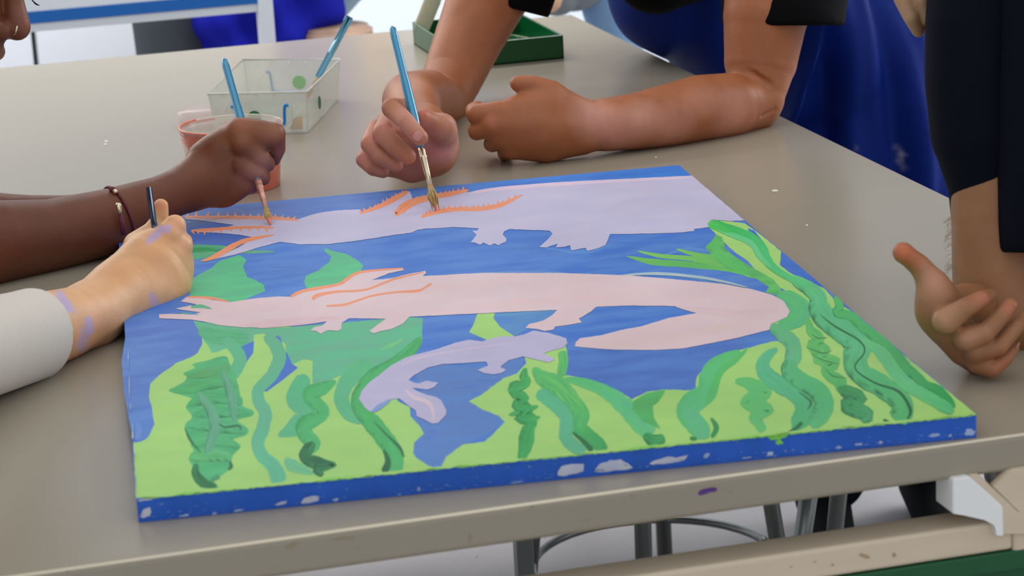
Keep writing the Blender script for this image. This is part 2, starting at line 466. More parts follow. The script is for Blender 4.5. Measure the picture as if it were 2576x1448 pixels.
# round wooden stool seat behind the table, with its white chair frame
wood_orange = mat('worn_wood', (158, 128, 108), .5, noise=.35, nscale=9)
stool(*ony(845, 100, 3.0)[:2], .3, .19, float(ony(845, 62, 3.0)[2]) - .002, 'round brown wooden stool under the person in the blue apron', seat_r=.072, seatmat=wood_orange)

# ------------------------------------------------------------------ green tray on the table
m_green = mat('green_plastic', (4, 84, 40), .22, noise=.15, nscale=9, coat=.3)
m_green_lit = mat('green_plastic_lit', (98, 120, 100), .6, noise=.1, nscale=20)  # light on the tray's left wall put into a paler grey-green
tr_ = empty('paint_tray', (.70, 1.79, TZ), 'open dark green plastic tray standing at the back right of the table', 'tray')
a0, a1, b0, b1, h_ = .622, .7848, 1.668, 1.912, .0335
t_ = .003
bm = bmesh.new()
box_into(bm, (a0, b0, TZ), (a1, b1, TZ + .003), .001)
box_into(bm, (a0, b0, TZ), (a1, b0 + t_, TZ + h_), .001)
box_into(bm, (a0, b1 - t_, TZ), (a1, b1, TZ + h_), .001)
box_into(bm, (a1 - t_, b0, TZ), (a1, b1, TZ + h_), .001)
link('tray_shell', bm_mesh('tray_shell', bm), m_green, tr_)
box('side_wall', (a0, b0 + .0005, TZ), (a0 + t_, b1 - .0005, TZ + h_ - .0005), m_green_lit, tr_, .001)
rr_ = random.Random(5)
V = []; 
def crust(name, a, b, n, amp, parent, mt):
    pts = []; rad = []
    for i in range(n + 1):
        t = i / n; pts.append((a[0] + (b[0] - a[0]) * t + rr_.uniform(-1, 1) * amp, a[1] + (b[1] - a[1]) * t + rr_.uniform(-1, 1) * amp, a[2] + (b[2] - a[2]) * t)); rad.append(rr_.uniform(.0008, .0024))
    return tube(name, pts, rad, mt, parent, 8)
m_crust = mat('dried_paint', (112, 128, 92), .7, noise=.4, nscale=150)
crust('dried_paint', (.70, b0 + .006, TZ + h_ - .004), (a1 - .01, b0 + .006, TZ + h_ - .002), 24, .0008, tr_, m_crust)
crust('dried_paint', (.72, b1 - .06, TZ + .02), (a1 - .01, b0 + .03, TZ + .019), 16, .002, tr_, m_crust)
# pale wooden paint paddle leaning in the tray
m_cream = mat('pale_wood', (196, 188, 158), .5, noise=.06, nscale=30)
p0 = ony(1062, 66, 1.895); p1 = ony(1105, -40, 1.90); p2 = ony(1140, -130, 1.905)
mm = Body(.0016).chain([(p0, .0125), (p0 * .4 + p1 * .6, .013), (p1, .011), (p2, .009)], flat=((.1, 1, .0), 3.2))
V, Q = mm.build(); o = link('paint_paddle', quad_mesh('paint_paddle', V, Q), m_cream, None, True)
tag(o, 'pale rounded wooden paddle leaning up out of the green tray', 'paddle')

# ------------------------------------------------------------------ clear plastic organiser box
def clear(name, rgb, alpha, rough=.12):
    m = mat(name, rgb, rough, spec=.6, alpha=alpha); return m
m_clear = mat('clear_plastic', (225, 228, 218), .12, spec=.7, alpha=.34, noise=.05, nscale=40)
m_clear2 = mat('clear_plastic_thick', (236, 236, 226), .15, spec=.7, alpha=.62, noise=.05, nscale=40)
ob = empty('organiser_box', (.34, 1.46, TZ), 'open clear plastic organiser box with blue clips, behind the paint cup', 'box')
A_ = np.array([.2435, 1.368]); B_ = np.array([.3585, 1.3155]); C_ = np.array([.441, 1.53]); D_ = np.array([.323, 1.596])
H = .053
def wall2(bm, p, q, z0, z1, t, inset=0):
    p = np.array(p, float); q = np.array(q, float); d = q - p; n = np.array([-d[1], d[0]]) / np.linalg.norm(d) * t
    vs = [bm.verts.new((*pt, z)) for z in (z0, z1) for pt in (p, q, q + n, p + n)]
    for f in ((0, 1, 2, 3), (4, 5, 6, 7), (0, 1, 5, 4), (1, 2, 6, 5), (2, 3, 7, 6), (3, 0, 4, 7)): bm.faces.new([vs[i] for i in f])
def lerp(p, q, t): return np.asarray(p) * (1 - t) + np.asarray(q) * t
ctr = (A_ + B_ + C_ + D_) / 4
Ai, Bi, Ci, Di = [lerp(p, ctr, .07) for p in (A_, B_, C_, D_)]
def wallc(name, a, b, ai, bi, z0, z1, t, mt, par):       # wall leaning outwards towards the rim
    V = []; d = (b - a) / np.linalg.norm(b - a); n = np.array([-d[1], d[0]]) * t
    V = [(*ai, z0), (*bi, z0), (*(bi + n), z0), (*(ai + n), z0), (*a, z1), (*b, z1), (*(b + n), z1), (*(a + n), z1)]
    F = [(0, 3, 2, 1), (4, 5, 6, 7), (0, 1, 5, 4), (1, 2, 6, 5), (2, 3, 7, 6), (3, 0, 4, 7)]
    return link(name, mesh_np(name, V, F), mt, par)
for nm, p, q, pi_, qi in (('front_wall', A_, B_, Ai, Bi), ('right_wall', B_, C_, Bi, Ci), ('back_wall', C_, D_, Ci, Di), ('left_wall', D_, A_, Di, Ai)):
    wallc(nm, p, q, pi_, qi, TZ, TZ + H, .0013, m_clear, ob)
bm = bmesh.new(); vs = [bm.verts.new((*p, z)) for z in (TZ + .0003, TZ + .0018) for p in (Ai, Bi, Ci, Di)]
for f in ((0, 3, 2, 1), (4, 5, 6, 7), (0, 1, 5, 4), (1, 2, 6, 5), (2, 3, 7, 6), (3, 0, 4, 7)): bm.faces.new([vs[i] for i in f])
link('box_base', bm_mesh('box_base', bm), m_clear, ob)
z1 = TZ + H
tubes('rim', [([(*p, z1) for p in (A_, B_, C_, D_, A_)], .0013)], m_clear2, ob)
lst = []
for t in (.14, .30, .48, .66, .84):                       # small pegs and ribs inside both long ends
    for P_, Q_, s in ((D_, C_, -1), (A_, B_, 1)):
        p = lerp(P_, Q_, t); lst.append(([(*p, z1 - .001), (*lerp(lerp(Di if s < 0 else Ai, Ci if s < 0 else Bi, t), p, .3), TZ + (.004 if t in (.3, .84) else H - .006))], .0009))
for (p, q, za, zb) in ((lerp(D_, C_, .12), lerp(D_, C_, .29), z1 - .035, z1 - .004), (lerp(D_, C_, .12), lerp(D_, C_, .29), z1 - .02, z1 - .048), (lerp(A_, B_, .2), lerp(A_, B_, .03), z1 - .012, z1 - .045), (lerp(B_, A_, .28), lerp(B_, A_, .06), z1 - .045, z1 - .022)):
    lst.append(([(*p, za), (*q, zb)], .0009))
for q_ in lst: tubes('rib', [q_], m_clear2, ob, 6)
# inner divider
wallc('divider', lerp(A_, D_, .5) + 0, lerp(B_, C_, .5), lerp(Ai, Di, .5), lerp(Bi, Ci, .5), TZ + .002, TZ + .020, .001, m_clear, ob)
# rounded corner post front right
post = lerp(B_, A_, .05) + np.array([.0, .003])
m_blueclip = mat('blue_clip', (20, 140, 220), .35, noise=.1, nscale=80)
def on_wall(P_, Q_, Pi, Qi, t, z, out=.0022):
    p = lerp(lerp(Pi, Qi, t), lerp(P_, Q_, t), z / H); d = (Q_ - P_) / np.linalg.norm(Q_ - P_); n = np.array([d[1], -d[0]]) * out
    return (*(p + n), TZ + z)
for nm, (P_, Q_, Pi, Qi), o_ in (('clip', (A_, B_, Ai, Bi), .002), ('clip', (D_, C_, Di, Ci), .002)):
    k = -1.6 if P_ is D_ else 1
    seq = [(.22, .036), (.25, .036), (.26, .030), (.265, .016), (.30, .011), (.50, .010), (.70, .010), (.755, .013), (.765, .030), (.78, .037), (.81, .036)]
    tube('clip', catmull([on_wall(P_, Q_, Pi, Qi, t, z, o_ * k) for t, z in seq], 4), .0019, m_blueclip, ob, 8)
m_gdot = mat('green_sticker', (40, 122, 62), .5); m_gdot2 = mat('pale_green_sticker', (150, 196, 140), .5)
def disc(name, c, n, r, mt, par, th=.0006, seg=28):
    x, y, d = frame_of(n); c = np.asarray(c, float)
    V = [c + s * th * d + r * (math.cos(a) * x + math.sin(a) * y) for s in (0, 1) for a in np.linspace(0, 2 * math.pi, seg, False)]
    F = [tuple(range(seg))[::-1], tuple(range(seg, 2 * seg))] + [(i, (i + 1) % seg, seg + (i + 1) % seg, seg + i) for i in range(seg)]
    return link(name, mesh_np(name, V, F), mt, par)
nf = np.array([-(B_ - A_)[1], (B_ - A_)[0], 0]); nf /= np.linalg.norm(nf)
nr = np.array([(C_ - B_)[1], -(C_ - B_)[0], 0]); nr /= np.linalg.norm(nr)
disc('sticker', on_wall(D_, C_, Di, Ci, .58, .024, .0032), -nf, .0090, m_gdot2, ob)
disc('sticker', on_wall(A_, B_, Ai, Bi, .45, .022, .0030), -nf, .0085, m_gdot, ob)
disc('sticker', on_wall(B_, C_, Bi, Ci, .30, .026, .0024), nr, .0085, m_gdot, ob)
# small round lid beside the box
lc = np.array([.232, 1.462])
bm = bmesh.new(); bmesh.ops.create_cone(bm, cap_ends=True, segments=40, radius1=.030, radius2=.032, depth=.020)
for v in bm.verts: v.co += Vector((lc[0] + .012, lc[1] - .02, TZ + .011))
o = link('lid', bm_mesh('lid', bm), mat('clear_lid_plastic', (236, 214, 208), .2, alpha=.45, spec=.6), None, True)
tag(o, 'small round clear plastic lid lying against the left of the organiser box', 'lid')
# ochre paint chip inside the box
o = link('ochre_chip', mesh_np('ochre_chip', [(*lerp(lerp(Bi, Ai, .22), Ci, .03), TZ + .004), (*lerp(lerp(Bi, Ai, .06), Ci, .02), TZ + .004), (*lerp(lerp(Bi, Ai, .06), Ci, .03), TZ + .020), (*lerp(lerp(Bi, Ai, .14), Ci, .03), TZ + .019), (*lerp(lerp(Bi, Ai, .14), Ci, .05), TZ + .004)], [(0, 1, 2, 3), (1, 4, 2), (0, 3, 4), (2, 4, 3), (0, 4, 1)]), mat('ochre_card', (214, 164, 104), .6), None)
tag(o, 'small ochre scrap lying inside the front right corner of the organiser box', 'scrap')

# ------------------------------------------------------------------ paint cup
m_cup = mat('cup_plastic', (228, 226, 214), .2, spec=.6, alpha=.42)
cup = empty('paint_cup', (.2264, 1.0640, TZ), 'clear plastic tub smeared with coral paint behind the dark-skinned hand', 'cup')
cc = np.array([.2285, 1.0650])
def lathe(name, prof, mt, par, seg=72, a0=0, a1=2 * math.pi, radial=None):
    full = abs(a1 - a0 - 2 * math.pi) < 1e-6
    V = []; F = []; n = len(prof); m = seg if full else seg + 1
    for j in range(m):
        a = a0 + (a1 - a0) * j / seg
        for i, (r, z) in enumerate(prof): V.append((cc[0] + r * math.cos(a), cc[1] + r * math.sin(a), TZ + z))
    for j in range(seg):
        j2 = (j + 1) % m
        for i in range(n - 1): F.append((j * n + i, j2 * n + i, j2 * n + i + 1, j * n + i + 1))
    return link(name, mesh_np(name, V, F), mt, par, True)
Rb, Rt, Hc = .0495, .0555, .070
rz = lambda z: Rb + (Rt - Rb) * z / Hc
lathe('cup_wall', [(0.001, .001), (Rb - .002, .001), (Rb, .003), (rz(Hc - .010), Hc - .010), (rz(Hc) + .0005, Hc - .008), (rz(Hc) + .0010, Hc), (rz(Hc) + .0028, Hc + .0012), (rz(Hc) + .0018, Hc - .002)], m_cup, cup)
m_coral = mat('coral_paint', (216, 112, 88), .3, noise=.08, nscale=40, coat=.3)
lathe('paint_fill', [(.001, .0035), (Rb - .0012, .0035), (rz(.028) - .0012, .028), (.001, .028)], m_coral, cup)
# paint skin dripping down the outside: solid band with ragged drips, open windows between
V = []; F = []; NS = 180; NZ = 26
def covered(a, z):
    s = math.degrees(a) % 360
    g = math.sin(a * 23) * .5 + math.sin(a * 41 + 1) * .3 + math.sin(a * 67 + 2) * .2
    if z > .058: return True
    if z < .016 + .006 * g: return True
    # windows
    wdw = math.sin(a * 17 + .6)
    if 190 < s < 250 or 268 < s < 285 or 300 < s < 318: return wdw < .15 or z > .052 + .006 * g
    return True
grid = {}
for j in range(NS):
    for i in range(NZ + 1):
        a = 2 * math.pi * j / NS; z = .0005 + (Hc - .0012) * i / NZ
        r = rz(z) + .0005 + .0014 * min(1, max(0, (z - .050) / .008)); grid[j, i] = len(V); V.append((cc[0] + r * math.cos(a), cc[1] + r * math.sin(a), TZ + z))
for j in range(NS):
    for i in range(NZ):
        a = 2 * math.pi * (j + .5) / NS; z = .0005 + (Hc - .0012) * (i + .5) / NZ
        back = 20 < math.degrees(a) < 165
        if covered(a, z) and not (back and z > .03 and not (z > .066 and 100 < math.degrees(a) < 165)): F.append((grid[j, i], grid[(j + 1) % NS, i], grid[(j + 1) % NS, i + 1], grid[j, i + 1]))
o = link('paint_skin', mesh_np('paint_skin', V, F), m_coral, cup, True)
tubes('rim_paint', [([(cc[0] + (Rt + .002) * math.cos(a), cc[1] + (Rt + .002) * math.sin(a), TZ + Hc + .0008) for a in np.linspace(math.radians(125), math.radians(275), 30)], [.0009 + .0006 * abs(math.sin(i * 1.7)) for i in range(30)])], mat('coral_rim', (234, 128, 100), .3), cup)
m_rl = mat('cup_rim_line', (238, 214, 200), .2, alpha=.8)
for zz in (Hc, Hc - .003, Hc - .006): tubes('rim_line', [([(cc[0] + (Rt + .0022) * math.cos(a), cc[1] + (Rt + .0022) * math.sin(a), TZ + zz) for a in np.linspace(math.radians(-60), math.radians(200), 60)], .00045)], m_rl, cup, 6)

# ------------------------------------------------------------------ brushes
m_handle = mat('blue_lacquer', (38, 132, 172), .22, metal=.25, coat=.8)
m_handle_pale = mat('pale_blue_lacquer', (110, 186, 220), .22, metal=.1, coat=.8)
m_handle_dark = mat('dark_blue_lacquer', (28, 62, 92), .25, coat=.7, noise=.2, nscale=60)
m_ferrule = mat('nickel_ferrule', (226, 206, 172), .22, metal=1)
m_bristle = mat('bristle', (186, 156, 100), .55, noise=.3, nscale=300, stretch=(1, 1, .1))
m_coral_wet = mat('wet_coral_paint', (226, 120, 100), .25, coat=.5)
def brush(tip, top, label, handle_mat, L_br=.026, L_fe=.034, r=.0042, flare=False, name='paintbrush', ferr=None):
    tip = np.asarray(tip, float); top = np.asarray(top, float); d = top - tip; Ln = np.linalg.norm(d); d /= Ln
    b = empty(name, tip, label, 'paintbrush', 'blue-handled paintbrushes')
    P = lambda s: tip + d * s
    f0, f1 = L_br, L_br + L_fe
    tube('handle', [P(f1 - .002), P(f1 + .01), P(f1 + .035), P(f1 + .075), P(Ln - .06), P(Ln - .012), P(Ln - .003), P(Ln)], [r * .78, r * .9, r * 1.22, r * 1.15, r * .98, r * .98, r * .82, r * .3], handle_mat, b, 24)
    tube('ferrule', [P(f0), P(f0 + L_fe * .35), P(f0 + L_fe * .72), P(f0 + L_fe * .74), P(f0 + L_fe * .78), P(f0 + L_fe * .8), P(f0 + L_fe * .9), P(f0 + L_fe * .93), P(f1)], [r * .5, r * .72, r * .82, r * .92, r * .92, r * .84, r * .9, r * .84, r * .88], ferr or m_ferrule, b, 24)
    x, y, _ = frame_of(d); rg = random.Random(11); L_ = []
    for i in range(60):
        a = rg.uniform(0, 6.28); q = math.sqrt(rg.random()); s = r * (.48 if not flare else .5)
        st = P(f0 + .002) + q * s * (math.cos(a) * x + math.sin(a) * y)
        sp = rg.uniform(.7, 1.6) if not flare else rg.uniform(.6, 2.4)
        md = P(f0 * .5) + q * s * sp * (math.cos(a) * x + math.sin(a) * y) * 1.25
        en = tip + d * rg.uniform(.0, .003) + (q * s * .35 if not flare or i % 4 else q * s * 1.9) * (math.cos(a) * x + math.sin(a) * y)
        L_.append(([st, md, en], [.0005, .0006, .0002]))
    tubes('bristles', L_, m_bristle, b, 5)
    tube('bristle_core', [P(f0 + .001), P(f0 * .6), P(f0 * .25), P(.001)], [r * .47, r * .66, r * .42, r * .1], m_bristle, b, 16)
    tube('wet_paint', [P(f0 * .42), P(f0 * .3), P(f0 * .12), P(-.0008)], [r * .55, r * .56, r * .4, r * .12], m_coral_wet, b, 16)
    return b

# ------------------------------------------------------------------ painted canvas
m_paint = bpy.data.materials.new('acrylic_paint'); m_paint.use_nodes = True
nt = m_paint.node_tree; b = nt.nodes['Principled BSDF']; LK = nt.links.new
b.inputs['Roughness'].default_value = .42; b.inputs['Specular IOR Level'].default_value = .18
at_ = nt.nodes.new('ShaderNodeAttribute'); at_.attribute_name = 'pigment'
uvn = nt.nodes.new('ShaderNodeUVMap'); uvn.uv_map = 'stroke'
mp = nt.nodes.new('ShaderNodeMapping'); mp.inputs['Scale'].default_value = (14, 5, 1); LK(uvn.outputs[0], mp.inputs[0])
n1 = nt.nodes.new('ShaderNodeTexNoise'); n1.inputs['Scale'].default_value = 1; n1.inputs['Detail'].default_value = 6; LK(mp.outputs[0], n1.inputs['Vector'])
tcn = nt.nodes.new('ShaderNodeTexCoord')
n2 = nt.nodes.new('ShaderNodeTexNoise'); n2.inputs['Scale'].default_value = 9; n2.inputs['Detail'].default_value = 6; LK(tcn.outputs['Object'], n2.inputs['Vector'])
at2 = nt.nodes.new('ShaderNodeAttribute'); at2.attribute_name = 'pigment_b'
r1 = nt.nodes.new('ShaderNodeMapRange'); r1.inputs[1].default_value = .38; r1.inputs[2].default_value = .62; LK(n1.outputs[0], r1.inputs[0])
mx = nt.nodes.new('ShaderNodeMix'); mx.data_type = 'RGBA'; LK(r1.outputs[0], mx.inputs[0]); LK(at_.outputs['Color'], mx.inputs[6]); LK(at2.outputs['Color'], mx.inputs[7])
r2 = nt.nodes.new('ShaderNodeMapRange'); r2.inputs[1].default_value = .3; r2.inputs[2].default_value = .7; r2.inputs[3].default_value = .93; r2.inputs[4].default_value = 1.07; LK(n2.outputs[0], r2.inputs[0])
mx2 = nt.nodes.new('ShaderNodeMix'); mx2.data_type = 'RGBA'; mx2.blend_type = 'MULTIPLY'; mx2.inputs[0].default_value = 1
LK(mx.outputs[2], mx2.inputs[6]); LK(r2.outputs[0], mx2.inputs[7]); LK(mx2.outputs[2], b.inputs['Base Color'])
n3 = nt.nodes.new('ShaderNodeTexNoise'); n3.inputs['Scale'].default_value = 700; LK(tcn.outputs['Object'], n3.inputs['Vector'])
ad = nt.nodes.new('ShaderNodeMath'); ad.operation = 'MULTIPLY_ADD'; ad.inputs[1].default_value = .8; LK(n1.outputs[0], ad.inputs[0]); LK(n3.outputs[0], ad.inputs[2])
bp = nt.nodes.new('ShaderNodeBump'); bp.inputs['Strength'].default_value = .22; bp.inputs['Distance'].default_value = .0008
LK(ad.outputs[0], bp.inputs['Height']); LK(bp.outputs[0], b.inputs['Normal'])

BL, BR, TR, TL = [onz(u, v, CT) for u, v in ((343, 1255), (2457, 1043), (1708, 415), (294, 540))]
canvas = empty('canvas', (BL + BR + TR + TL) / 4 - np.array([0, 0, .0175]), 'large stretched canvas painted with pink and lavender axolotls among green weed', 'painting')

PV = []; PF = []; PC = []; PB = []; PU = []; LAY = [0, None]
def nextz():
    if LAY[1] is not None: LAY[1] += 1e-7; return LAY[1]
    LAY[0] += 1; return CT + .000008 + LAY[0] * .0000014
def mix(a, b, t): return tuple(a[i] * (1 - t) + b[i] * t for i in range(3))
def add_poly(pts, col, col2=None, z=None, jag=0, smooth=0, closed=True, place=None):
    """pts: outline in photo pixels lying on the canvas"""
    if smooth: pts = [tuple(p) for p in catmull([np.array(p, float) for p in pts], smooth, True)]
    if jag:
        out = []
        for i, p in enumerate(pts):
            q = pts[(i + 1) % len(pts)]; L = math.dist(p, q); n = max(1, int(L / 9))
            for k in range(n):
                t = k / n; out.append((p[0] + (q[0] - p[0]) * t + random.uniform(-jag, jag), p[1] + (q[1] - p[1]) * t + random.uniform(-jag, jag) * .7))
        pts = out
    z = z or nextz()
    f = place or (lambda u, v: onz(u, v, z))
    tr = tessellate_polygon([[Vector((u, v, 0)) for u, v in pts]])
    b = len(PV); c2 = col2 or mix(col, (255, 255, 255), .06)
    for u, v in pts:
        p = f(u, v); PV.append(p); PC.append(lin(col)); PB.append(lin(c2)); PU.append((p[0] * 1.2, p[1] * 8))
    PF.extend(tuple(b + i for i in t) for t in tr)
def add_stroke(pts, width, cols, cols2=None, smooth=6, wav=0, wn=1, spikes=0, lanes=6, edge=None, endtaper=.25):
    """brush stroke: centre line in photo pixels, width(s) in pixels, pigment along its length"""
    pn = [np.array(p, float) for p in pts]
    zig = any((pn[i + 1] - pn[i]) @ (pn[i + 2] - pn[i + 1]) < .55 * np.linalg.norm(pn[i + 1] - pn[i]) * np.linalg.norm(pn[i + 2] - pn[i + 1]) for i in range(len(pn) - 2))
    if zig: smooth = 4
    P = catmull(pn, smooth); n = len(P); z = nextz(); dz = 3.5e-7 * n if zig else 1e-6
    if zig and LAY[1] is None: LAY[0] += dz / 1.4e-6
    W = width if isinstance(width, (list, tuple)) else [width] * len(pts)
    W = np.interp(np.linspace(0, 1, n), np.linspace(0, 1, len(W)), W)
    cols = cols if isinstance(cols, list) else [cols]
    cols2 = cols2 or [mix(c, (30, 110, 60), .35) for c in cols]
    cols2 = cols2 if isinstance(cols2, list) else [cols2]
    ca = [[np.interp(t, np.linspace(0, 1, len(cols)), [c[k] for c in cols]) for k in range(3)] for t in np.linspace(0, 1, n)]
    cb = [[np.interp(t, np.linspace(0, 1, len(cols2)), [c[k] for c in cols2]) for k in range(3)] for t in np.linspace(0, 1, n)]
    b0 = len(PV); s = 0; uo = random.uniform(0, 50); prev = [None] * (lanes + 1)
    for i in range(n):
        d = P[min(i + 1, n - 1)] - P[max(i - 1, 0)]; d = d / (np.linalg.norm(d) + 1e-9); nn = np.array([-d[1], d[0]])
        if i: s += np.linalg.norm(P[i] - P[i - 1])
        e = min(i, n - 1 - i) / max(1, n * endtaper * .5)
        w = W[i] / 2 * min(1, .45 + .55 * math.sqrt(min(1, e)))
        off = wav * math.sin(i / n * wn * 2 * math.pi)
        for k in range(lanes + 1):
            t = k / lanes * 2 - 1
            ww = w * (1 + (random.uniform(-.06, .06) if abs(t) > .9 else 0))
            q = P[i] + nn * (t * ww + off)
            if prev[k] is not None and (q - prev[k]) @ d < 0: q = prev[k] + d * .02
            prev[k] = q
            p = onz(q[0], q[1], z + dz * i / n); PV.append(p)
            a = ca[i]; bb = cb[i]
            if edge is not None and (k == lanes or (k == lanes - 1 and random.random() < .4)): a = mix(a, edge, .8)
            PC.append(lin(a)); PB.append(lin(bb)); PU.append((s / 900 + uo, k / lanes * 1.6 + uo))
    L1 = lanes + 1
    for i in range(n - 1):
        for k in range(lanes): PF.append((b0 + i * L1 + k, b0 + i * L1 + k + 1, b0 + (i + 1) * L1 + k + 1, b0 + (i + 1) * L1 + k))
    if spikes:
        step = max(2, int(n / abs(spikes))); z = nextz()
        for i in range(step // 2, n - 2, step):
            d = P[min(i + 1, n - 1)] - P[i]; d /= np.linalg.norm(d) + 1e-9; nn = np.array([d[1], -d[0]]) * (1 if spikes > 0 else -1)
            base = P[i]; h = random.uniform(9, 15); lean = d * random.uniform(-2, 7)
            a = base - d * 5 + nn * 1; bq = base + d * 5 + nn * 1; tip = base + nn * h + lean
            add_poly([tuple(a), tuple(tip), tuple(bq)], cols[0], z=z)

BLUE = (66, 118, 202); BLUE2 = (86, 134, 206); BLUED = (56, 104, 196); BLUEP = (96, 128, 196)
LAV = (192, 187, 215); PINK = (222, 194, 202); PINK2 = (232, 186, 188)
LIME = (162, 211, 118); LIME2 = (168, 214, 118); TEAL = (88, 180, 134); TEAL2 = (104, 178, 142); GRN = (86, 174, 98); DGRN = (50, 132, 80); DDG = (34, 98, 62)
ORG = (236, 148, 110)
E1 = lambda v: 1708 + (v - 415) / 628 * 749        # right edge of the canvas
# ground of blue
add_poly([(343, 1255), (2457, 1043), (1708, 415), (294, 540)], BLUE, BLUE2, z=CT + .000004)
add_poly([(315, 850), (500, 800), (515, 870), (440, 920), (375, 975), (392, 1060), (370, 1105), (337, 1113)], (76, 118, 196), (90, 136, 206), smooth=4)
add_poly([(1030, 905), (1200, 925), (1320, 895), (1255, 980), (1190, 1010), (1265, 1060), (1170, 1120), (1095, 1178), (1040, 1140), (1040, 1030), (1060, 975)], (92, 128, 194), (88, 134, 202), smooth=4)
add_poly([(1430, 880), (1650, 885), (1880, 850), (1770, 960), (1590, 1000), (1430, 940)], (74, 112, 190), (84, 128, 202), smooth=4)
add_poly([(1245, 789), (1410, 780), (1335, 822), (1285, 845), (1258, 822)], (96, 150, 196), (76, 132, 200), smooth=3)
add_poly([(294, 545), (900, 488), (1030, 476), (900, 530), (750, 550), (480, 545), (460, 575), (690, 620), (640, 600), (480, 590)][:6], (90, 128, 198), (74, 116, 194), smooth=0)
add_poly([(482, 558), (600, 566), (640, 596), (560, 640), (482, 612)], (82, 114, 186), (70, 108, 188), smooth=3)
add_poly([(1180, 462), (1708, 415), (1738, 441), (1400, 462), (1180, 490)], (62, 130, 214), (56, 118, 206))
LAY[1] = nextz()
for _ in range(46):                       # paler dry-brushed passages
    u, v = random.choice([(random.uniform(650, 900), random.uniform(650, 740)), (random.uniform(1250, 1700), random.uniform(600, 680)), (random.uniform(1450, 1780), random.uniform(900, 990)), (random.uniform(1060, 1250), random.uniform(920, 1120)), (random.uniform(540, 1000), random.uniform(500, 545))])
    l = random.uniform(20, 70); add_stroke([(u, v), (u + l * .5, v - random.uniform(-3, 5)), (u + l, v - random.uniform(0, 8))], [1.2, random.uniform(2.5, 6), 1.2], [random.choice([(98, 144, 210), (82, 128, 204), (76, 126, 208)])], [(70, 118, 200)], lanes=2)
LAY[1] = None
add_stroke([(345, 1060), (350, 1085), (345, 1105)], 16, [(120, 160, 212)], [(70, 118, 200)])
for q in ([(1365, 622), (1470, 634), (1540, 612)], [(1180, 690), (1300, 684), (1420, 685)], [(1660, 645), (1730, 625), (1790, 632)], [(1580, 688), (1700, 690), (1800, 712)]):
    add_stroke(q, [3, 9, 3], [(104, 154, 212)], [(80, 132, 206)])
# green weed masses behind the creatures
add_poly([(478, 742), (478, 705), (500, 690), (535, 672), (541, 664), (555, 655), (601, 641), (614, 648), (620, 655), (611, 669), (622, 697), (645, 705), (664, 717), (667, 732), (640, 742), (600, 760), (570, 766), (478, 760)], TEAL, (84, 196, 136))
add_poly([(818, 624), (833, 630), (873, 639), (900, 655), (914, 668), (905, 684), (877, 700), (852, 715), (789, 732), (770, 722), (765, 708), (770, 693), (800, 680), (828, 659), (834, 646), (816, 632)], TEAL, (84, 196, 136))
for q, c in ((([(482, 620), (560, 622), (620, 632)]), TEAL), ([(482, 640), (540, 634), (640, 633), (692, 632)], TEAL2), ([(482, 630), (530, 628), (575, 636)], (40, 160, 90)), ([(482, 648), (520, 644), (560, 640)], TEAL)):
    add_stroke(q, [12, 9, 3], [c], endtaper=.2)
# lime ground, left, middle and right
add_poly([(343, 1253), (336, 1113), (355, 1110), (368, 1103), (374, 1096), (389, 1065), (383, 1030), (374, 996), (378, 965), (400, 944), (443, 913), (480, 898), (496, 887), (509, 865), (507, 845), (560, 815), (1000, 830), (1020, 900), (985, 930), (1000, 1008), (1030, 1023), (1032, 1046), (1057, 1072), (1066, 1090), (1042, 1114), (1038, 1137), (1049, 1152), (1076, 1169), (1097, 1180)], LIME, LIME2, jag=1.2)
add_poly([(1108, 1178), (1122, 1148), (1163, 1118), (1220, 1110), (1243, 1088), (1270, 1061), (1254, 1046), (1205, 1025), (1180, 1008), (1209, 993), (1235, 974), (1266, 951), (1300, 939), (1323, 913), (1319, 896), (1400, 860), (1422, 870), (1427, 886), (1429, 909), (1422, 943), (1475, 951), (1532, 974), (1562, 985), (1589, 1004), (1627, 985), (1672, 979), (1722, 981), (1760, 978), (1770, 1112)], LIME, LIME2, jag=1.2)
add_poly([(1740, 1116), (1752, 949), (1790, 904), (1812, 890), (1888, 873), (1938, 859), (1969, 857), (1965, 841), (1938, 830), (1950, 790), (1990, 760), (1975, 730), (1925, 705), (1912, 690), (1880, 655), (1850, 635), (1812, 600), (1782, 570), (1788, 553), (1830, 556), (1880, 562), (1906, 582), (1938, 610), (1965, 632), (1962, 665), (1984, 684), (2050, 716), (2072, 724), (2110, 765), (2131, 774), (2455, 1041), (2457, 1043), (2330, 1057)], LIME, LIME2, jag=1)
add_poly([(1201, 789), (1245, 787), (1241, 799), (1258, 822), (1298, 848), (1228, 856), (1180, 835), (1190, 818)], LIME2, LIME)
# green strip of weed along the near edge spilling slightly over
# dark gaps and upper fronds at the right
add_poly([(1880, 573), (1898, 580), (1912, 598), (1924, 612), (1905, 606), (1890, 592)], BLUED, BLUE)
add_poly([(1965, 632), (1962, 665), (1984, 684), (2050, 716), (2072, 724), (E1(715), 715), (E1(640), 640)], BLUED, BLUE, jag=.8)
add_poly([(E1(557), 557), (1872, 560), (1925, 598), (E1(600), 600)], BLUED, BLUE)
add_poly([(2098, 752), (2131, 776), (E1(778), 778), (E1(745), 745)], BLUED, BLUE)
add_stroke([(1576, 644), (1640, 658), (1720, 664), (1840, 674), (1912, 694)], [3, 16, 16, 20, 26], [(150, 206, 98), GRN, (104, 196, 100)], [GRN, (120, 204, 100)])
add_stroke([(1604, 631), (1660, 643), (1740, 650), (1800, 660), (1842, 668)], [4, 10, 12, 18, 20], [(150, 206, 98), GRN], [(120, 200, 96)])
add_stroke([(1702, 626), (1750, 640), (1800, 648)], [4, 12, 14], [(150, 206, 98), GRN], [(120, 200, 96)])
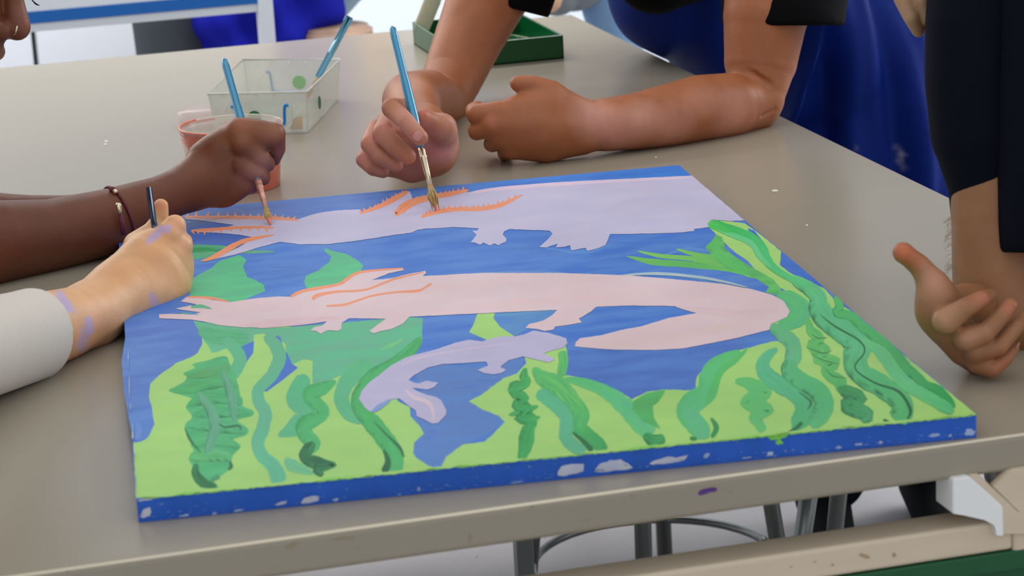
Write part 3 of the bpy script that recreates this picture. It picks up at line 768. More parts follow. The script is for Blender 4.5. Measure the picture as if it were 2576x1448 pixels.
add_poly([(1774, 621), (1790, 606), (1802, 589), (1816, 596), (1822, 612), (1824, 626), (1850, 646), (1884, 668), (1915, 685), (1944, 701), (1962, 722), (1972, 745), (1955, 742), (1925, 735), (1935, 722), (1905, 702), (1880, 690), (1832, 680), (1800, 652), (1782, 632)], (100, 196, 102), GRN)
add_stroke([(1800, 600), (1800, 625), (1830, 655), (1880, 685)], [10, 22, 24, 30], [(98, 200, 108)], [(84, 186, 92)])
# teal weed mass under the pink creature
add_poly([(487, 806), (560, 818), (700, 824), (800, 816), (1030, 797), (1064, 800), (1063, 815), (1061, 865), (1050, 880), (1013, 904), (985, 925), (944, 950), (905, 975), (900, 944), (931, 922), (900, 928), (839, 952), (815, 975), (785, 960), (787, 909), (775, 903), (761, 904), (735, 917), (722, 890), (718, 865), (692, 844), (660, 838), (639, 842), (635, 868), (604, 872), (570, 876), (550, 884), (535, 887), (509, 850)], (92, 190, 142), TEAL2, jag=1)
add_stroke([(1060, 850), (1010, 905), (960, 935), (905, 985)], [20, 40, 30, 20], [(74, 180, 108), (88, 188, 120)], [(60, 160, 86)])
add_stroke([(500, 830), (540, 845), (600, 850), (625, 855)], [20, 40, 40, 20], [(88, 184, 128)], [(78, 172, 120)])
add_poly([(604, 872), (639, 857), (637, 887), (604, 932), (613, 896)], (78, 118, 200), BLUE)
add_poly([(720, 883), (735, 915), (750, 924), (709, 957), (670, 985), (652, 978), (674, 961), (700, 935), (713, 915)], (72, 112, 200), BLUE)
add_poly([(692, 842), (706, 848), (712, 870), (700, 866)], (78, 118, 200), BLUE)
add_stroke([(1015, 852), (985, 868), (955, 880)], [3, 12, 3], [(124, 204, 126)], [(100, 196, 134)])
# weeds of the left half
S13 = [(565, 850), (592, 878), (604, 905), (590, 935), (575, 955)]
add_stroke(S13, [26, 32, 32, 26], [TEAL2, TEAL], [(84, 186, 130)])
add_poly([(526, 905), (545, 898), (570, 896), (578, 915), (592, 944), (603, 985), (608, 1018), (636, 1032), (634, 1046), (598, 1057), (624, 1078), (618, 1094), (585, 1106), (606, 1122), (585, 1146), (580, 1176), (556, 1196), (538, 1208), (549, 1226), (509, 1224), (496, 1210), (487, 1200), (485, 1175), (474, 1152), (487, 1135), (478, 1110), (465, 1070), (483, 1048), (467, 1022), (485, 1003), (426, 984), (440, 972), (461, 961), (470, 948), (461, 938), (490, 925), (485, 915)], (84, 186, 122), (70, 172, 108), smooth=4)
for q, wd, c in (([(470, 948), (520, 938), (580, 925)], [4, 26, 16], GRN), ([(428, 984), (490, 975), (560, 960), (600, 975)], [4, 34, 28, 14], (74, 184, 104)), ([(470, 1020), (520, 1000), (590, 1003), (606, 1020)], [8, 40, 30, 10], (70, 180, 110)), ([(484, 1045), (540, 1035), (632, 1040)], [10, 36, 12], (72, 184, 116)),
                 ([(466, 1072), (540, 1068), (620, 1086)], [6, 40, 16], (82, 190, 124)), ([(480, 1120), (530, 1105), (604, 1122)], [20, 38, 12], (84, 192, 118)), ([(478, 1150), (530, 1145), (584, 1150)], [24, 36, 22], (96, 196, 116)), ([(500, 985), (540, 1060), (520, 1140)], [16, 30, 20], TEAL2), ([(560, 930), (580, 990), (590, 1060)], [10, 26, 10], TEAL2)):
    add_stroke(q, wd, [c, mix(c, TEAL2, .5)], [mix(c, DGRN, .35)], edge=DDG)
add_stroke([(465, 1075), (478, 1105), (505, 1138)], [3, 7, 3], [DGRN], [DDG])
add_stroke([(550, 1064), (566, 1074), (600, 1070), (606, 1082)], [3, 6, 4], [DGRN], [DDG])
add_stroke([(495, 1165), (492, 1190), (512, 1214), (546, 1222)], [10, 22, 26, 8], [(50, 150, 86), DGRN], [DDG])
add_stroke([(552, 1196), (530, 1208)], [16, 8], [DGRN], [(90, 180, 130)])
add_stroke([(578, 1160), (582, 1172), (574, 1182)], [5, 10, 5], [DDG], [DGRN])
add_stroke([(668, 842), (696, 874), (702, 904), (682, 945), (650, 980), (652, 1010), (668, 1040), (660, 1080), (648, 1115), (662, 1148), (690, 1175), (702, 1214)], [24, 34, 34, 30, 30, 32, 32, 34, 32, 32, 36, 44], [TEAL, (92, 198, 150)], [TEAL2], endtaper=.05)
add_stroke([(776, 948), (760, 962), (745, 985), (742, 1010), (770, 1035), (740, 1075), (700, 1095)], [30, 44, 42, 40, 42, 44, 14], [TEAL, TEAL2], [(84, 190, 128)])
add_stroke([(845, 958), (815, 975), (780, 990), (790, 1010), (815, 1032), (800, 1050), (765, 1068), (770, 1095), (790, 1115), (775, 1130), (765, 1150)], [14, 36, 40, 36, 30, 34, 42, 40, 36, 30, 30], [(78, 186, 110), (92, 192, 118)], [(70, 176, 104)], edge=(50, 146, 80))
add_stroke([(720, 1150), (735, 1170), (790, 1190)], [8, 34, 10], [TEAL2], [(120, 204, 140)])
add_stroke([(790, 1112), (775, 1130), (768, 1150), (800, 1165), (845, 1168), (800, 1178), (812, 1196)], [18, 32, 30, 34, 6, 30, 18], [(60, 156, 92), DGRN, (66, 156, 92)], [DDG], edge=DDG)
add_stroke([(930, 905), (890, 940), (865, 975), (860, 1010), (880, 1040), (912, 1062)], [40, 44, 40, 38, 36, 20], [TEAL, TEAL2], [(88, 188, 124)])
add_stroke([(1000, 900), (945, 940), (910, 980), (900, 1020), (935, 1062), (960, 1092), (985, 1130), (994, 1165), (994, 1190)], [14, 36, 34, 34, 46, 46, 46, 44, 38], [(78, 184, 118), (74, 184, 98), (86, 190, 110)], [(62, 168, 84), (80, 180, 110)], edge=DGRN)
add_stroke([(940, 1060), (975, 1095), (1005, 1125), (1016, 1150)], [2, 5, 9, 5], [DDG], [DGRN])
add_stroke([(965, 1130), (976, 1160), (966, 1188)], [6, 16, 20], [DGRN, DDG], [DDG])
# weeds of the middle
add_stroke([(1322, 925), (1318, 945), (1322, 962), (1295, 975), (1298, 990), (1318, 1000), (1302, 1018), (1325, 1030), (1310, 1045), (1335, 1055), (1330, 1075), (1325, 1100), (1320, 1130), (1308, 1156)], [14, 26, 24, 34, 26, 26, 34, 36, 40, 34, 30, 40, 36, 26], [(84, 188, 98), (64, 172, 92), (70, 176, 96)], [(54, 156, 84)], edge=(44, 128, 70))
for u, v in ((1290, 978), (1340, 1025), (1345, 1052), (1294, 1040)): add_stroke([(u - 14, v + 3), (u, v), (u + 14, v - 4)], [4, 13, 5], [(76, 182, 96)], [(54, 156, 84)])
add_stroke([(1414, 882), (1418, 910), (1410, 945)], 24, [(104, 200, 108), (96, 192, 110)], [GRN])
add_stroke([(1342, 925), (1365, 950), (1400, 970), (1428, 1000), (1462, 1040), (1455, 1070), (1475, 1092), (1508, 1118), (1526, 1130)], [20, 40, 54, 52, 40, 38, 38, 34, 20], [(98, 196, 100), (112, 200, 104), (84, 188, 98), (54, 150, 82)], [(84, 184, 112), (66, 166, 96)], edge=(74, 164, 92))
add_stroke([(1440, 1086), (1470, 1112), (1490, 1134)], [6, 12, 16], [DGRN], [DDG])
add_stroke([(1352, 985), (1390, 1012), (1422, 1045), (1424, 1075), (1424, 1098), (1445, 1122), (1472, 1136)], [30, 34, 34, 34, 34, 34, 24], [(92, 190, 138), TEAL2], [TEAL], endtaper=.1)
add_stroke([(1422, 952), (1480, 966), (1530, 988), (1570, 1020), (1610, 1060), (1640, 1090)], [16, 26, 34, 44, 54, 50], [(84, 188, 110), (92, 190, 140), TEAL2], [(98, 198, 120)], edge=(110, 200, 130))
add_poly([(1593, 1008), (1627, 988), (1674, 979), (1668, 992), (1655, 1012), (1642, 1020), (1645, 1050), (1662, 1078), (1620, 1062), (1590, 1030)], (86, 186, 104), GRN)
add_stroke([(1620, 1092), (1645, 1108), (1672, 1100)], [18, 34, 24], [(66, 168, 100), (80, 184, 100)], [DGRN], edge=DDG)
# weeds of the right
add_stroke([(1862, 883), (1840, 895), (1800, 920), (1782, 950), (1778, 985), (1745, 1010), (1728, 1035), (1740, 1055), (1762, 1080), (1766, 1104)], [16, 30, 44, 46, 50, 56, 54, 50, 50, 56], [(90, 192, 104), (96, 194, 140), TEAL2], [(92, 190, 120)], edge=(84, 186, 104))
add_stroke([(1880, 876), (1850, 905), (1812, 935), (1796, 975), (1775, 1015)], [6, 14, 16, 20, 10], [(92, 192, 96)], [(84, 186, 110)])
add_stroke([(1788, 1050), (1802, 1075), (1790, 1100)], [6, 14, 10], [(60, 160, 84)], [DGRN])
add_stroke([(1736, 1100), (1752, 1106)], [10, 12], [(60, 150, 84)], [DGRN])
add_stroke([(1850, 958), (1880, 962), (1905, 975), (1935, 985), (1900, 1000), (1870, 1012), (1905, 1020), (1940, 1030), (1900, 1045), (1908, 1062), (1920, 1084)], [20, 30, 40, 14, 46, 18, 44, 16, 34, 26, 34], [(96, 192, 104), (104, 196, 110)], [(96, 190, 120)])
add_stroke([(1955, 742), (1985, 755), (2008, 772), (2012, 790), (1985, 806), (1962, 820)], [30, 50, 56, 54, 50, 34], [(92, 194, 112), (96, 196, 118), (92, 190, 104)], [(84, 184, 128)])
add_stroke([(1938, 818), (1965, 838), (1992, 862), (1996, 890), (1988, 915)], [24, 36, 40, 42, 40], [(88, 188, 104), (100, 192, 130)], [TEAL2], edge=DGRN)
add_stroke([(1955, 876), (1930, 895), (1918, 920), (1932, 945), (1965, 968), (1998, 985), (2020, 1010), (2022, 1035), (2010, 1060), (1996, 1082)], [14, 26, 36, 40, 44, 46, 46, 46, 44, 14], [(96, 192, 140), (90, 188, 140), (84, 184, 118)], [TEAL, (80, 180, 110)], endtaper=.15)
add_stroke([(1990, 905), (1988, 935), (2018, 960), (2055, 982), (2072, 1010), (2066, 1040), (2040, 1072)], [40, 44, 44, 48, 50, 48, 40], [(96, 190, 128), (84, 184, 108), (100, 192, 124)], [(84, 182, 122)], edge=DDG)
add_stroke([(1980, 1088), (2000, 1078), (2018, 1062)], [4, 9, 12], [DDG], [DGRN])
add_stroke([(2008, 985), (2040, 1010), (2030, 1030)], [2, 6, 2], [DGRN], [DDG])
add_stroke([(2032, 800), (2040, 830), (2060, 850), (2045, 868), (2070, 880), (2060, 900), (2100, 912), (2078, 926), (2090, 945), (2115, 962), (2112, 985)], [16, 26, 30, 34, 38, 34, 34, 26, 30, 34, 30], [(100, 196, 104), (110, 198, 106), (80, 178, 98)], [(88, 180, 100)])
for q in ([(2040, 838), (2058, 850), (2080, 848)], [(2028, 872), (2070, 888), (2092, 880)], [(2040, 890), (2070, 905), (2112, 916)], [(2075, 925), (2095, 945), (2130, 950)]): add_stroke(q, [1, 3, 1], [DGRN], [DDG], lanes=2)
add_stroke([(2108, 975), (2130, 985), (2165, 1000), (2128, 1016), (2150, 1030), (2180, 1042), (2165, 1056)], [16, 34, 34, 34, 40, 40, 30], [(64, 160, 88), (54, 148, 82)], [DGRN, (88, 178, 120)], edge=DDG)
add_stroke([(1992, 700), (2030, 722), (2055, 745), (2060, 775), (2085, 805), (2128, 832), (2158, 862), (2150, 900), (2165, 940), (2215, 968), (2258, 1000), (2272, 1030), (2255, 1058)], [24, 36, 42, 54, 60, 70, 72, 60, 56, 56, 56, 56, 54], [(104, 200, 120), (98, 196, 140), (100, 194, 140), (90, 188, 118), (88, 182, 108)], [(92, 192, 130), (76, 176, 104)], edge=DDG, endtaper=.06)
add_stroke([(2062, 790), (2100, 820), (2160, 855), (2175, 885), (2150, 925), (2200, 962), (2262, 985), (2290, 1030), (2282, 1055)], [2, 5, 5, 4, 4, 5, 7, 9, 5], [DGRN, DDG], [DDG], lanes=2)
add_stroke([(2222, 1054), (2235, 1062), (2225, 1064)], [6, 10, 4], [DDG], [DGRN])
add_stroke([(1790, 560), (1840, 578), (1885, 595), (1915, 622), (1930, 655), (1955, 680), (1998, 704), (2035, 722)], [20, 24, 24, 26, 24, 18, 16, 8], [(60, 190, 86), (70, 200, 120), (70, 196, 100)], [(44, 176, 84), (104, 204, 140)], endtaper=.05, edge=(40, 150, 80))
add_stroke([(1786, 568), (1840, 590), (1890, 612), (1912, 645), (1940, 672)], [8, 12, 14, 14, 6], [(110, 206, 140)], [(90, 200, 130)])
add_stroke([(2100, 745), (2112, 770), (2105, 786), (2140, 795), (2168, 820), (2215, 858), (2255, 900), (2275, 925), (2298, 940), (2330, 968), (2362, 985), (2400, 1025)], [10, 22, 24, 26, 26, 30, 36, 36, 26, 22, 30, 24], [(76, 190, 96), (66, 180, 92), (50, 152, 84)], [(84, 190, 110), (70, 168, 100)], edge=(34, 120, 66), endtaper=.08)
add_stroke([(2165, 850), (2215, 885), (2245, 925), (2280, 965), (2330, 995), (2375, 1022), (2398, 1036)], [14, 30, 32, 32, 30, 30, 22], [(96, 194, 132), (92, 190, 138), (84, 180, 120)], [(104, 200, 120)])
# lavender creature across the top
add_poly([(1740, 441), (1560, 450), (1400, 458), (1260, 470), (1184, 482), (1130, 488), (1085, 497), (1060, 500), (1037, 508), (1036, 492), (1030, 480), (1000, 498), (955, 520), (912, 535), (905, 526), (842, 529), (789, 538), (751, 551), (690, 547), (560, 545), (478, 542), (461, 550), (520, 556), (590, 566), (560, 573), (490, 578), (500, 584), (545, 585), (600, 590), (640, 597), (600, 622), (560, 640), (510, 655), (545, 650), (587, 641), (612, 634), (650, 622), (705, 608), (754, 614), (824, 614), (894, 606), (982, 592), (1034, 585), (1050, 578), (1069, 575), (1139, 571), (1204, 574), (1200, 580), (1188, 580), (1198, 590), (1190, 602), (1183, 609), (1195, 610), (1208, 616), (1216, 610), (1232, 617), (1244, 612), (1254, 617), (1262, 612), (1273, 608), (1274, 600), (1265, 590), (1268, 582), (1279, 576), (1383, 580), (1390, 588), (1376, 604), (1357, 621), (1375, 622), (1402, 613), (1398, 622), (1420, 620), (1434, 616), (1436, 629), (1450, 627), (1473, 623), (1477, 631), (1504, 624), (1523, 616), (1528, 605), (1535, 589), (1580, 588), (1683, 586), (1718, 584), (1748, 580), (1745, 576), (1790, 570), (1780, 562), (1790, 552), (1839, 556), (1873, 554)], LAV, (197, 189, 214), jag=.6)
add_stroke([(1184, 485), (1260, 474), (1400, 463), (1560, 454), (1735, 446)], [8, 9, 9, 7, 4], [(226, 198, 214)], [(214, 196, 220)], lanes=3)
# the green tip reaches over it
add_stroke([(1782, 562), (1795, 566), (1840, 582)], [14, 20, 10], [(120, 208, 96), (70, 196, 96)], [(60, 190, 86)])
# pink creature
add_poly([(470, 746), (500, 748), (575, 760), (640, 750), (699, 745), (732, 746), (755, 733), (789, 725), (852, 712), (872, 700), (894, 687), (929, 680), (1013, 673), (1016, 679), (978, 687), (936, 704), (982, 700), (1030, 688), (1069, 681), (1072, 686), (1063, 694), (1104, 692), (1209, 686), (1407, 686), (1580, 692), (1718, 704), (1822, 714), (1891, 727), (1942, 741), (1972, 757), (1987, 783), (1979, 797), (1939, 815), (1935, 829), (1856, 849), (1787, 863), (1718, 876), (1649, 880), (1545, 879), (1476, 874), (1446, 871), (1448, 860), (1460, 850), (1511, 843), (1560, 830), (1614, 820), (1683, 799), (1752, 787), (1790, 776), (1740, 771), (1683, 769), (1580, 768), (1500, 771), (1487, 783), (1456, 801), (1463, 811), (1420, 818), (1397, 821), (1392, 829), (1370, 832), (1350, 827), (1321, 824), (1331, 815), (1366, 806), (1390, 792), (1402, 779), (1304, 783), (1200, 788), (1030, 796), (1013, 814), (985, 827), (960, 832), (940, 838), (929, 832), (947, 818), (971, 801), (877, 800), (860, 812), (858, 828), (849, 832), (825, 830), (807, 839), (795, 832), (781, 831), (790, 822), (810, 819), (826, 804), (754, 814), (685, 821), (615, 823), (555, 818), (517, 809), (480, 803), (400, 800), (400, 790), (440, 789), (480, 790), (505, 785), (440, 776), (478, 768), (520, 772), (480, 762), (455, 758)], (219, 197, 202), (222, 194, 197), jag=.5)
for q, c in (([(1150, 775), (1300, 765), (1450, 752), (1600, 742)], (224, 190, 192)), ([(1500, 870), (1650, 856), (1800, 828), (1930, 795)], (222, 192, 188)), ([(600, 815), (700, 812), (860, 798)], (222, 180, 186)), ([(1700, 770), (1850, 790), (1960, 775)], (218, 188, 190)), ([(540, 800), (620, 780), (700, 770)], (220, 190, 194))):
    add_stroke(q, [6, 22, 20, 6], [c], [(219, 195, 200)])
add_stroke([(1560, 692), (1660, 688), (1780, 700), (1880, 722)], [3, 8, 7, 3], [(150, 184, 206)], [(190, 200, 190)], lanes=3)
add_stroke([(480, 772), (505, 770), (532, 776)], [6, 10, 3], [TEAL], [TEAL2])
add_stroke([(450, 786), (470, 788), (500, 790)], [3, 5, 2], [BLUE], [TEAL])
# small lavender creature
add_poly([(909, 983), (925, 965), (952, 944), (985, 918), (1018, 900), (1038, 893), (1095, 879), (1144, 862), (1179, 854), (1213, 858), (1258, 845), (1296, 846), (1323, 839), (1342, 831), (1380, 837), (1405, 844), (1424, 850), (1428, 864), (1414, 876), (1390, 880), (1368, 888), (1397, 903), (1380, 911), (1342, 902), (1315, 896), (1281, 905), (1258, 922), (1273, 930), (1262, 937), (1243, 941), (1217, 938), (1201, 930), (1228, 919), (1224, 909), (1163, 913), (1114, 915), (1076, 924), (1042, 943), (1028, 955), (1040, 961), (1053, 964), (1072, 957), (1103, 962), (1091, 974), (1076, 979), (1036, 975), (1049, 983), (1076, 993), (1098, 998), (1110, 1006), (1123, 1031), (1122, 1042), (1103, 1063), (1087, 1065), (1070, 1056), (1049, 1046), (1046, 1032), (1031, 1022), (1005, 1002), (979, 1004), (962, 1014), (944, 1026), (931, 1035), (918, 1024), (903, 1003)], (192, 185, 214), (187, 180, 210), jag=.5)
add_stroke([(1010, 918), (1060, 898), (1180, 876), (1304, 860)], [3, 6, 4, 1.5], [(216, 192, 214)], [(200, 188, 218)], lanes=2)
add_stroke([(1018, 978), (1040, 998), (1070, 1008), (1086, 1024), (1092, 1056)], [4, 9, 10, 9, 5], [(224, 196, 204)], [(214, 190, 208)], lanes=3)
add_stroke([(935, 1036), (955, 1022), (982, 1005)], [6, 14, 6], [(96, 140, 200)], [(150, 170, 210)])
# orange gills
def gill(q, w_, spikes=0, sm=8): add_stroke(q, w_, [ORG, (232, 142, 104)], [(238, 156, 116)], lanes=2, spikes=spikes, smooth=sm)
gill([(462, 545), (560, 546), (640, 547), (700, 549), (752, 554)], [6, 8, 8, 8, 5], 16)
for u in (498, 540, 600, 650): add_poly([(u - 6, 545), (u + 2, 555), (u + 8, 546)], ORG)
gill([(481, 579), (520, 578), (580, 573), (640, 571), (690, 572)], [4, 9, 7, 6, 5], -10)
gill([(506, 657), (540, 645), (580, 622), (620, 604), (690, 590)], [4, 12, 14, 11, 4])
gill([(906, 537), (935, 526), (965, 514), (995, 498), (1026, 481)], [5, 9, 12, 14, 10], 10)
gill([(996, 541), (1015, 522), (1045, 506), (1090, 495), (1135, 487), (1178, 478)], [12, 22, 18, 14, 12, 8], 14)
gill([(1060, 547), (1100, 533), (1150, 526), (1210, 525), (1260, 515), (1314, 490)], [4, 10, 10, 11, 11, 5], 20)
gill([(470, 746), (530, 749), (577, 759)], [4, 6, 4]); gill([(731, 746), (765, 731), (850, 715), (872, 702), (900, 686), (950, 679), (1015, 674)], [10, 8, 7, 9, 7, 5, 4])
gill([(786, 753), (800, 742), (850, 733), (920, 728), (990, 702), (1067, 684)], [12, 9, 6, 5, 5, 3]); gill([(820, 769), (870, 765), (930, 745), (990, 735), (1050, 731), (1070, 722), (1085, 713)], [6, 6, 5, 5, 7, 4, 8])
# painted turned-over edge near the front: green feathering over the rim
LAY[1] = nextz()
for i in range(120):
    u = random.uniform(350, 2440); v = 1255 - (u - 343) * .10028
    if 1050 < u < 1110 : continue
    l = min(random.uniform(15, 60), 2452 - u, u - 345)
    if l < 4: continue
    add_poly([(u - l, v - 5 + .1 * l), (u, v - 6), (u + l, v - 5 - .1 * l), (u + l * .4, v - random.uniform(0, .7)), (u - l * .5, v - random.uniform(-.3, .7) )], LIME if random.random() < .7 else (130, 204, 84), LIME2)

LAY[1] = None
def paint_mesh(name, mt, parent):
    me = mesh_np(name, PV, PF)
    for an, dat in (('pigment', PC), ('pigment_b', PB)):
        a = me.color_attributes.new(an, 'FLOAT_COLOR', 'POINT'); a.data.foreach_set('color', np.array(dat, np.float32).ravel())
    uvl = me.uv_layers.new(name='stroke'); idx = np.empty(len(me.loops), np.int32); me.loops.foreach_get('vertex_index', idx)
    uvl.data.foreach_set('uv', np.array(PU, np.float32)[idx].ravel())
    return link(name, me, mt, parent)
paint_mesh('painted_face', m_paint, canvas)
# body of the stretched canvas: sides painted blue with bare white spots
m_side = mat('blue_canvas_side', (32, 92, 196), .6, noise=.12, nscale=35, bump=.35, bscale=1500)
V = [p - np.array([0, 0, .00003]) for p in (BL, BR, TR, TL)] + [p - np.array([0, 0, .0173]) for p in (BL, BR, TR, TL)]
bm = bmesh.new(); vs = [bm.verts.new(tuple(map(float, p))) for p in V]
for f in ((0, 1, 2, 3), (7, 6, 5, 4), (0, 4, 5, 1), (1, 5, 6, 2), (2, 6, 7, 3), (3, 7, 4, 0)): bm.faces.new([vs[i] for i in f])
es = [e for e in bm.edges if abs(e.verts[0].co.z - e.verts[1].co.z) > .01]
bmesh.ops.bevel(bm, geom=es, offset=.0012, segments=3, affect='EDGES', profile=.5)
link('canvas_block', bm_mesh('canvas_block', bm), m_side, canvas)
FN = np.cross(BR - BL, np.array([0, 0, 1.])); FN /= np.linalg.norm(FN)
LN = np.cross(BL - TL, np.array([0, 0, 1.])); LN /= np.linalg.norm(LN)
def onplane(u, v, p0, n, off=.00025):
    d = ray(u, v); return CAM + d * (((p0 + n * off - CAM) @ n) / (d @ n))
ff = lambda u, v: onplane(u, v, BL, FN, .00035)
PV.clear(); PF.clear(); PC.clear(); PB.clear(); PU.clear()
WH = (206, 204, 216); WH2 = (186, 192, 214)
def spot(poly, c=WH, c2=WH2, jag=1.4): add_poly(poly, c, c2, z=1, jag=jag, place=ff)
spot([(1403, 1186), (1412, 1172), (1438, 1167), (1470, 1166), (1467, 1184), (1450, 1190), (1420, 1197), (1403, 1196)])
spot([(1494, 1186), (1508, 1167), (1535, 1157), (1560, 1155), (1580, 1165), (1592, 1177), (1575, 1182), (1545, 1183), (1520, 1187)])
spot([(1634, 1166), (1650, 1156), (1680, 1148), (1700, 1150), (1730, 1144), (1722, 1156), (1700, 1162), (1670, 1166), (1645, 1169)])
spot([(757, 1264), (765, 1252), (785, 1246), (803, 1247), (800, 1258), (785, 1263), (765, 1267)])
spot([(352, 1300), (360, 1280), (376, 1274), (381, 1286), (378, 1296), (360, 1302)])
spot([(345, 1258), (375, 1253), (395, 1251), (380, 1256), (352, 1260)])
spot([(690, 1269), (705, 1261), (722, 1259), (720, 1266), (700, 1271)], jag=.8)
for u, v, a, b_ in ((843, 1256, 8, 4), (1053, 1230, 4, 5), (1777, 1145, 8, 6), (2110, 1125, 8, 3.5), (2390, 1095, 5, 3), (2440, 1087, 13, 8), (2160, 1117, 10, 3), (2215, 1112, 6, 3), (600, 1283, 14, 3), (540, 1291, 8, 3), (1938, 1141, 8, 5), (2350, 1094, 14, 4), (1880, 1150, 12, 2), (1005, 1243, 5, 2), (460, 1296, 14, 2.5), (1300, 1212, 18, 2)):
    spot(blob(u, v, a, b_, -.15, 14, .3), jag=1, c=(180, 196, 222) if a > 6 else WH, c2=(110, 146, 204))
for _ in range(150):                     # speckles where the weave shows through
    u = random.uniform(350, 2450); v0 = 1256 - (u - 343) * .1003; v = v0 + random.uniform(36, 54) if random.random() < .8 else v0 + random.uniform(4, 50)
    add_poly(blob(u, v, random.uniform(1.5, 7), random.uniform(.6, 1.6), -.1, 7, .3), (120, 156, 212), (70, 116, 200), z=1, place=ff)
# lime paint lapping over the top of the front side
x = 350
while x < 2440:
    v = 1255 - (x - 343) * .10028; l = min(random.uniform(10, 60), 2450 - x)
    if not (1085 < x < 1112): add_poly([(x, v - 1), (x + l, v - 1 - .1 * l), (x + l * .7, v + random.uniform(1.0, 3.5) - .07 * l), (x + l * .3, v + random.uniform(1.5, 4.5) - .03 * l)], (132, 204, 90), LIME, z=1, place=ff)
    x += l * .6
add_poly([(1925, 1095), (1990, 1088), (1975, 1100), (1962, 1104), (1972, 1115), (1955, 1118), (1950, 1112), (1958, 1106), (1940, 1106)], (126, 206, 84), LIME, z=1, place=ff, jag=.6)
fl = lambda u, v: onplane(u, v, BL, LN, .00035)
for u, v, a, b_ in ((322, 900, 1.5, 20), (325, 975, 1.2, 26), (333, 1085, 2, 20), (338, 1140, 1.5, 9), (341, 1215, 1.2, 30), (328, 1020, 1.2, 10)):
    add_poly(blob(u + .5, v, a, b_, 0, 12, .3), (196, 204, 214), (120, 150, 200), z=1, place=lambda U, Vv: onz(U, Vv, CT + .0016))
tag(paint_mesh('edge_marks', m_paint, canvas), kind='stuff')

# ------------------------------------------------------------------ people
def skin(name, rough=.46, sss=.12):
    m = mat(name, (200, 150, 120), rough, noise=.085, nscale=38, bump=.30, bscale=420, sss=sss, attr='pigment', spec=.4)
    return m
m_skin = skin('skin'); m_skin_dark = skin('dark_skin', .42, .05)
def cloth(name, rgb, rough=.85, bump=.35, bscale=900, noise=.05, nscale=14, sheen=0):
    return mat(name, rgb, rough, noise=noise, nscale=nscale, bump=bump, bscale=bscale, attr='pigment', sheen=sheen, spec=.12)
m_cloth = cloth('woven_cloth', (60, 60, 60))
def flesh_many(name, bodies, base, material, parent, tints=()):
    Vs = []; Qs = []; b = 0
    for bd in bodies:
        V, Q = bd.build(); Vs.append(V); Qs.append(Q + b); b += len(V)
    V = np.concatenate(Vs); Q = np.concatenate(Qs)
    col = np.repeat(np.array([lin(base)[:3]]), len(V), 0)
    for p, r, c, s in tints:
        d = np.linalg.norm(V - np.asarray(p), axis=1) / r
        wgt = np.clip((s * np.clip(1.3 - d, 0, 1))[:, None], 0, 1); col = col * (1 - wgt) + np.array(lin(c)[:3]) * wgt
    me = quad_mesh(name, V, Q)
    a = me.color_attributes.new('pigment', 'FLOAT_COLOR', 'POINT')
    a.data.foreach_set('color', np.c_[col, np.ones(len(V))].astype(np.float32).ravel())
    return link(name, me, material, parent, smooth=True)
m_nail = mat('fingernail', (208, 142, 126), .28, coat=.3)
m_nail_dark = mat('fingernail_dim', (190, 130, 115), .3, coat=.3)
def nail(u, v, y, du, dv, wpx, lpx, parent, mt=None, out=.0):
    """small curved plate facing the viewer's side, axis along (du, dv) in the photo"""
    c = ony(u, v, y); s = ppm(y); e = ony(u + du, v + dv, y) - c; e /= np.linalg.norm(e)
    n = CAM - c; n /= np.linalg.norm(n); n = n - e * (n @ e); n /= np.linalg.norm(n); t = np.cross(e, n)
    V = []; F = []; na, nb = 10, 8; W = wpx / s / 2; L = lpx / s / 2
    for i in range(na + 1):
        for j in range(nb + 1):
            a = i / na * 2 - 1; b_ = j / nb * 2 - 1
            ex = math.sqrt(max(0, 1 - abs(a) ** 3.2))
            V.append(c + e * L * a + t * W * b_ * ex + n * (out - .0016 * (b_ * ex) ** 2 - .0008 * a * a))
    for i in range(na):
        for j in range(nb): F.append((i * (nb + 1) + j, i * (nb + 1) + j + 1, (i + 1) * (nb + 1) + j + 1, (i + 1) * (nb + 1) + j))
    return link('fingernail', mesh_np('fingernail', V, F), mt or m_nail, parent, True)
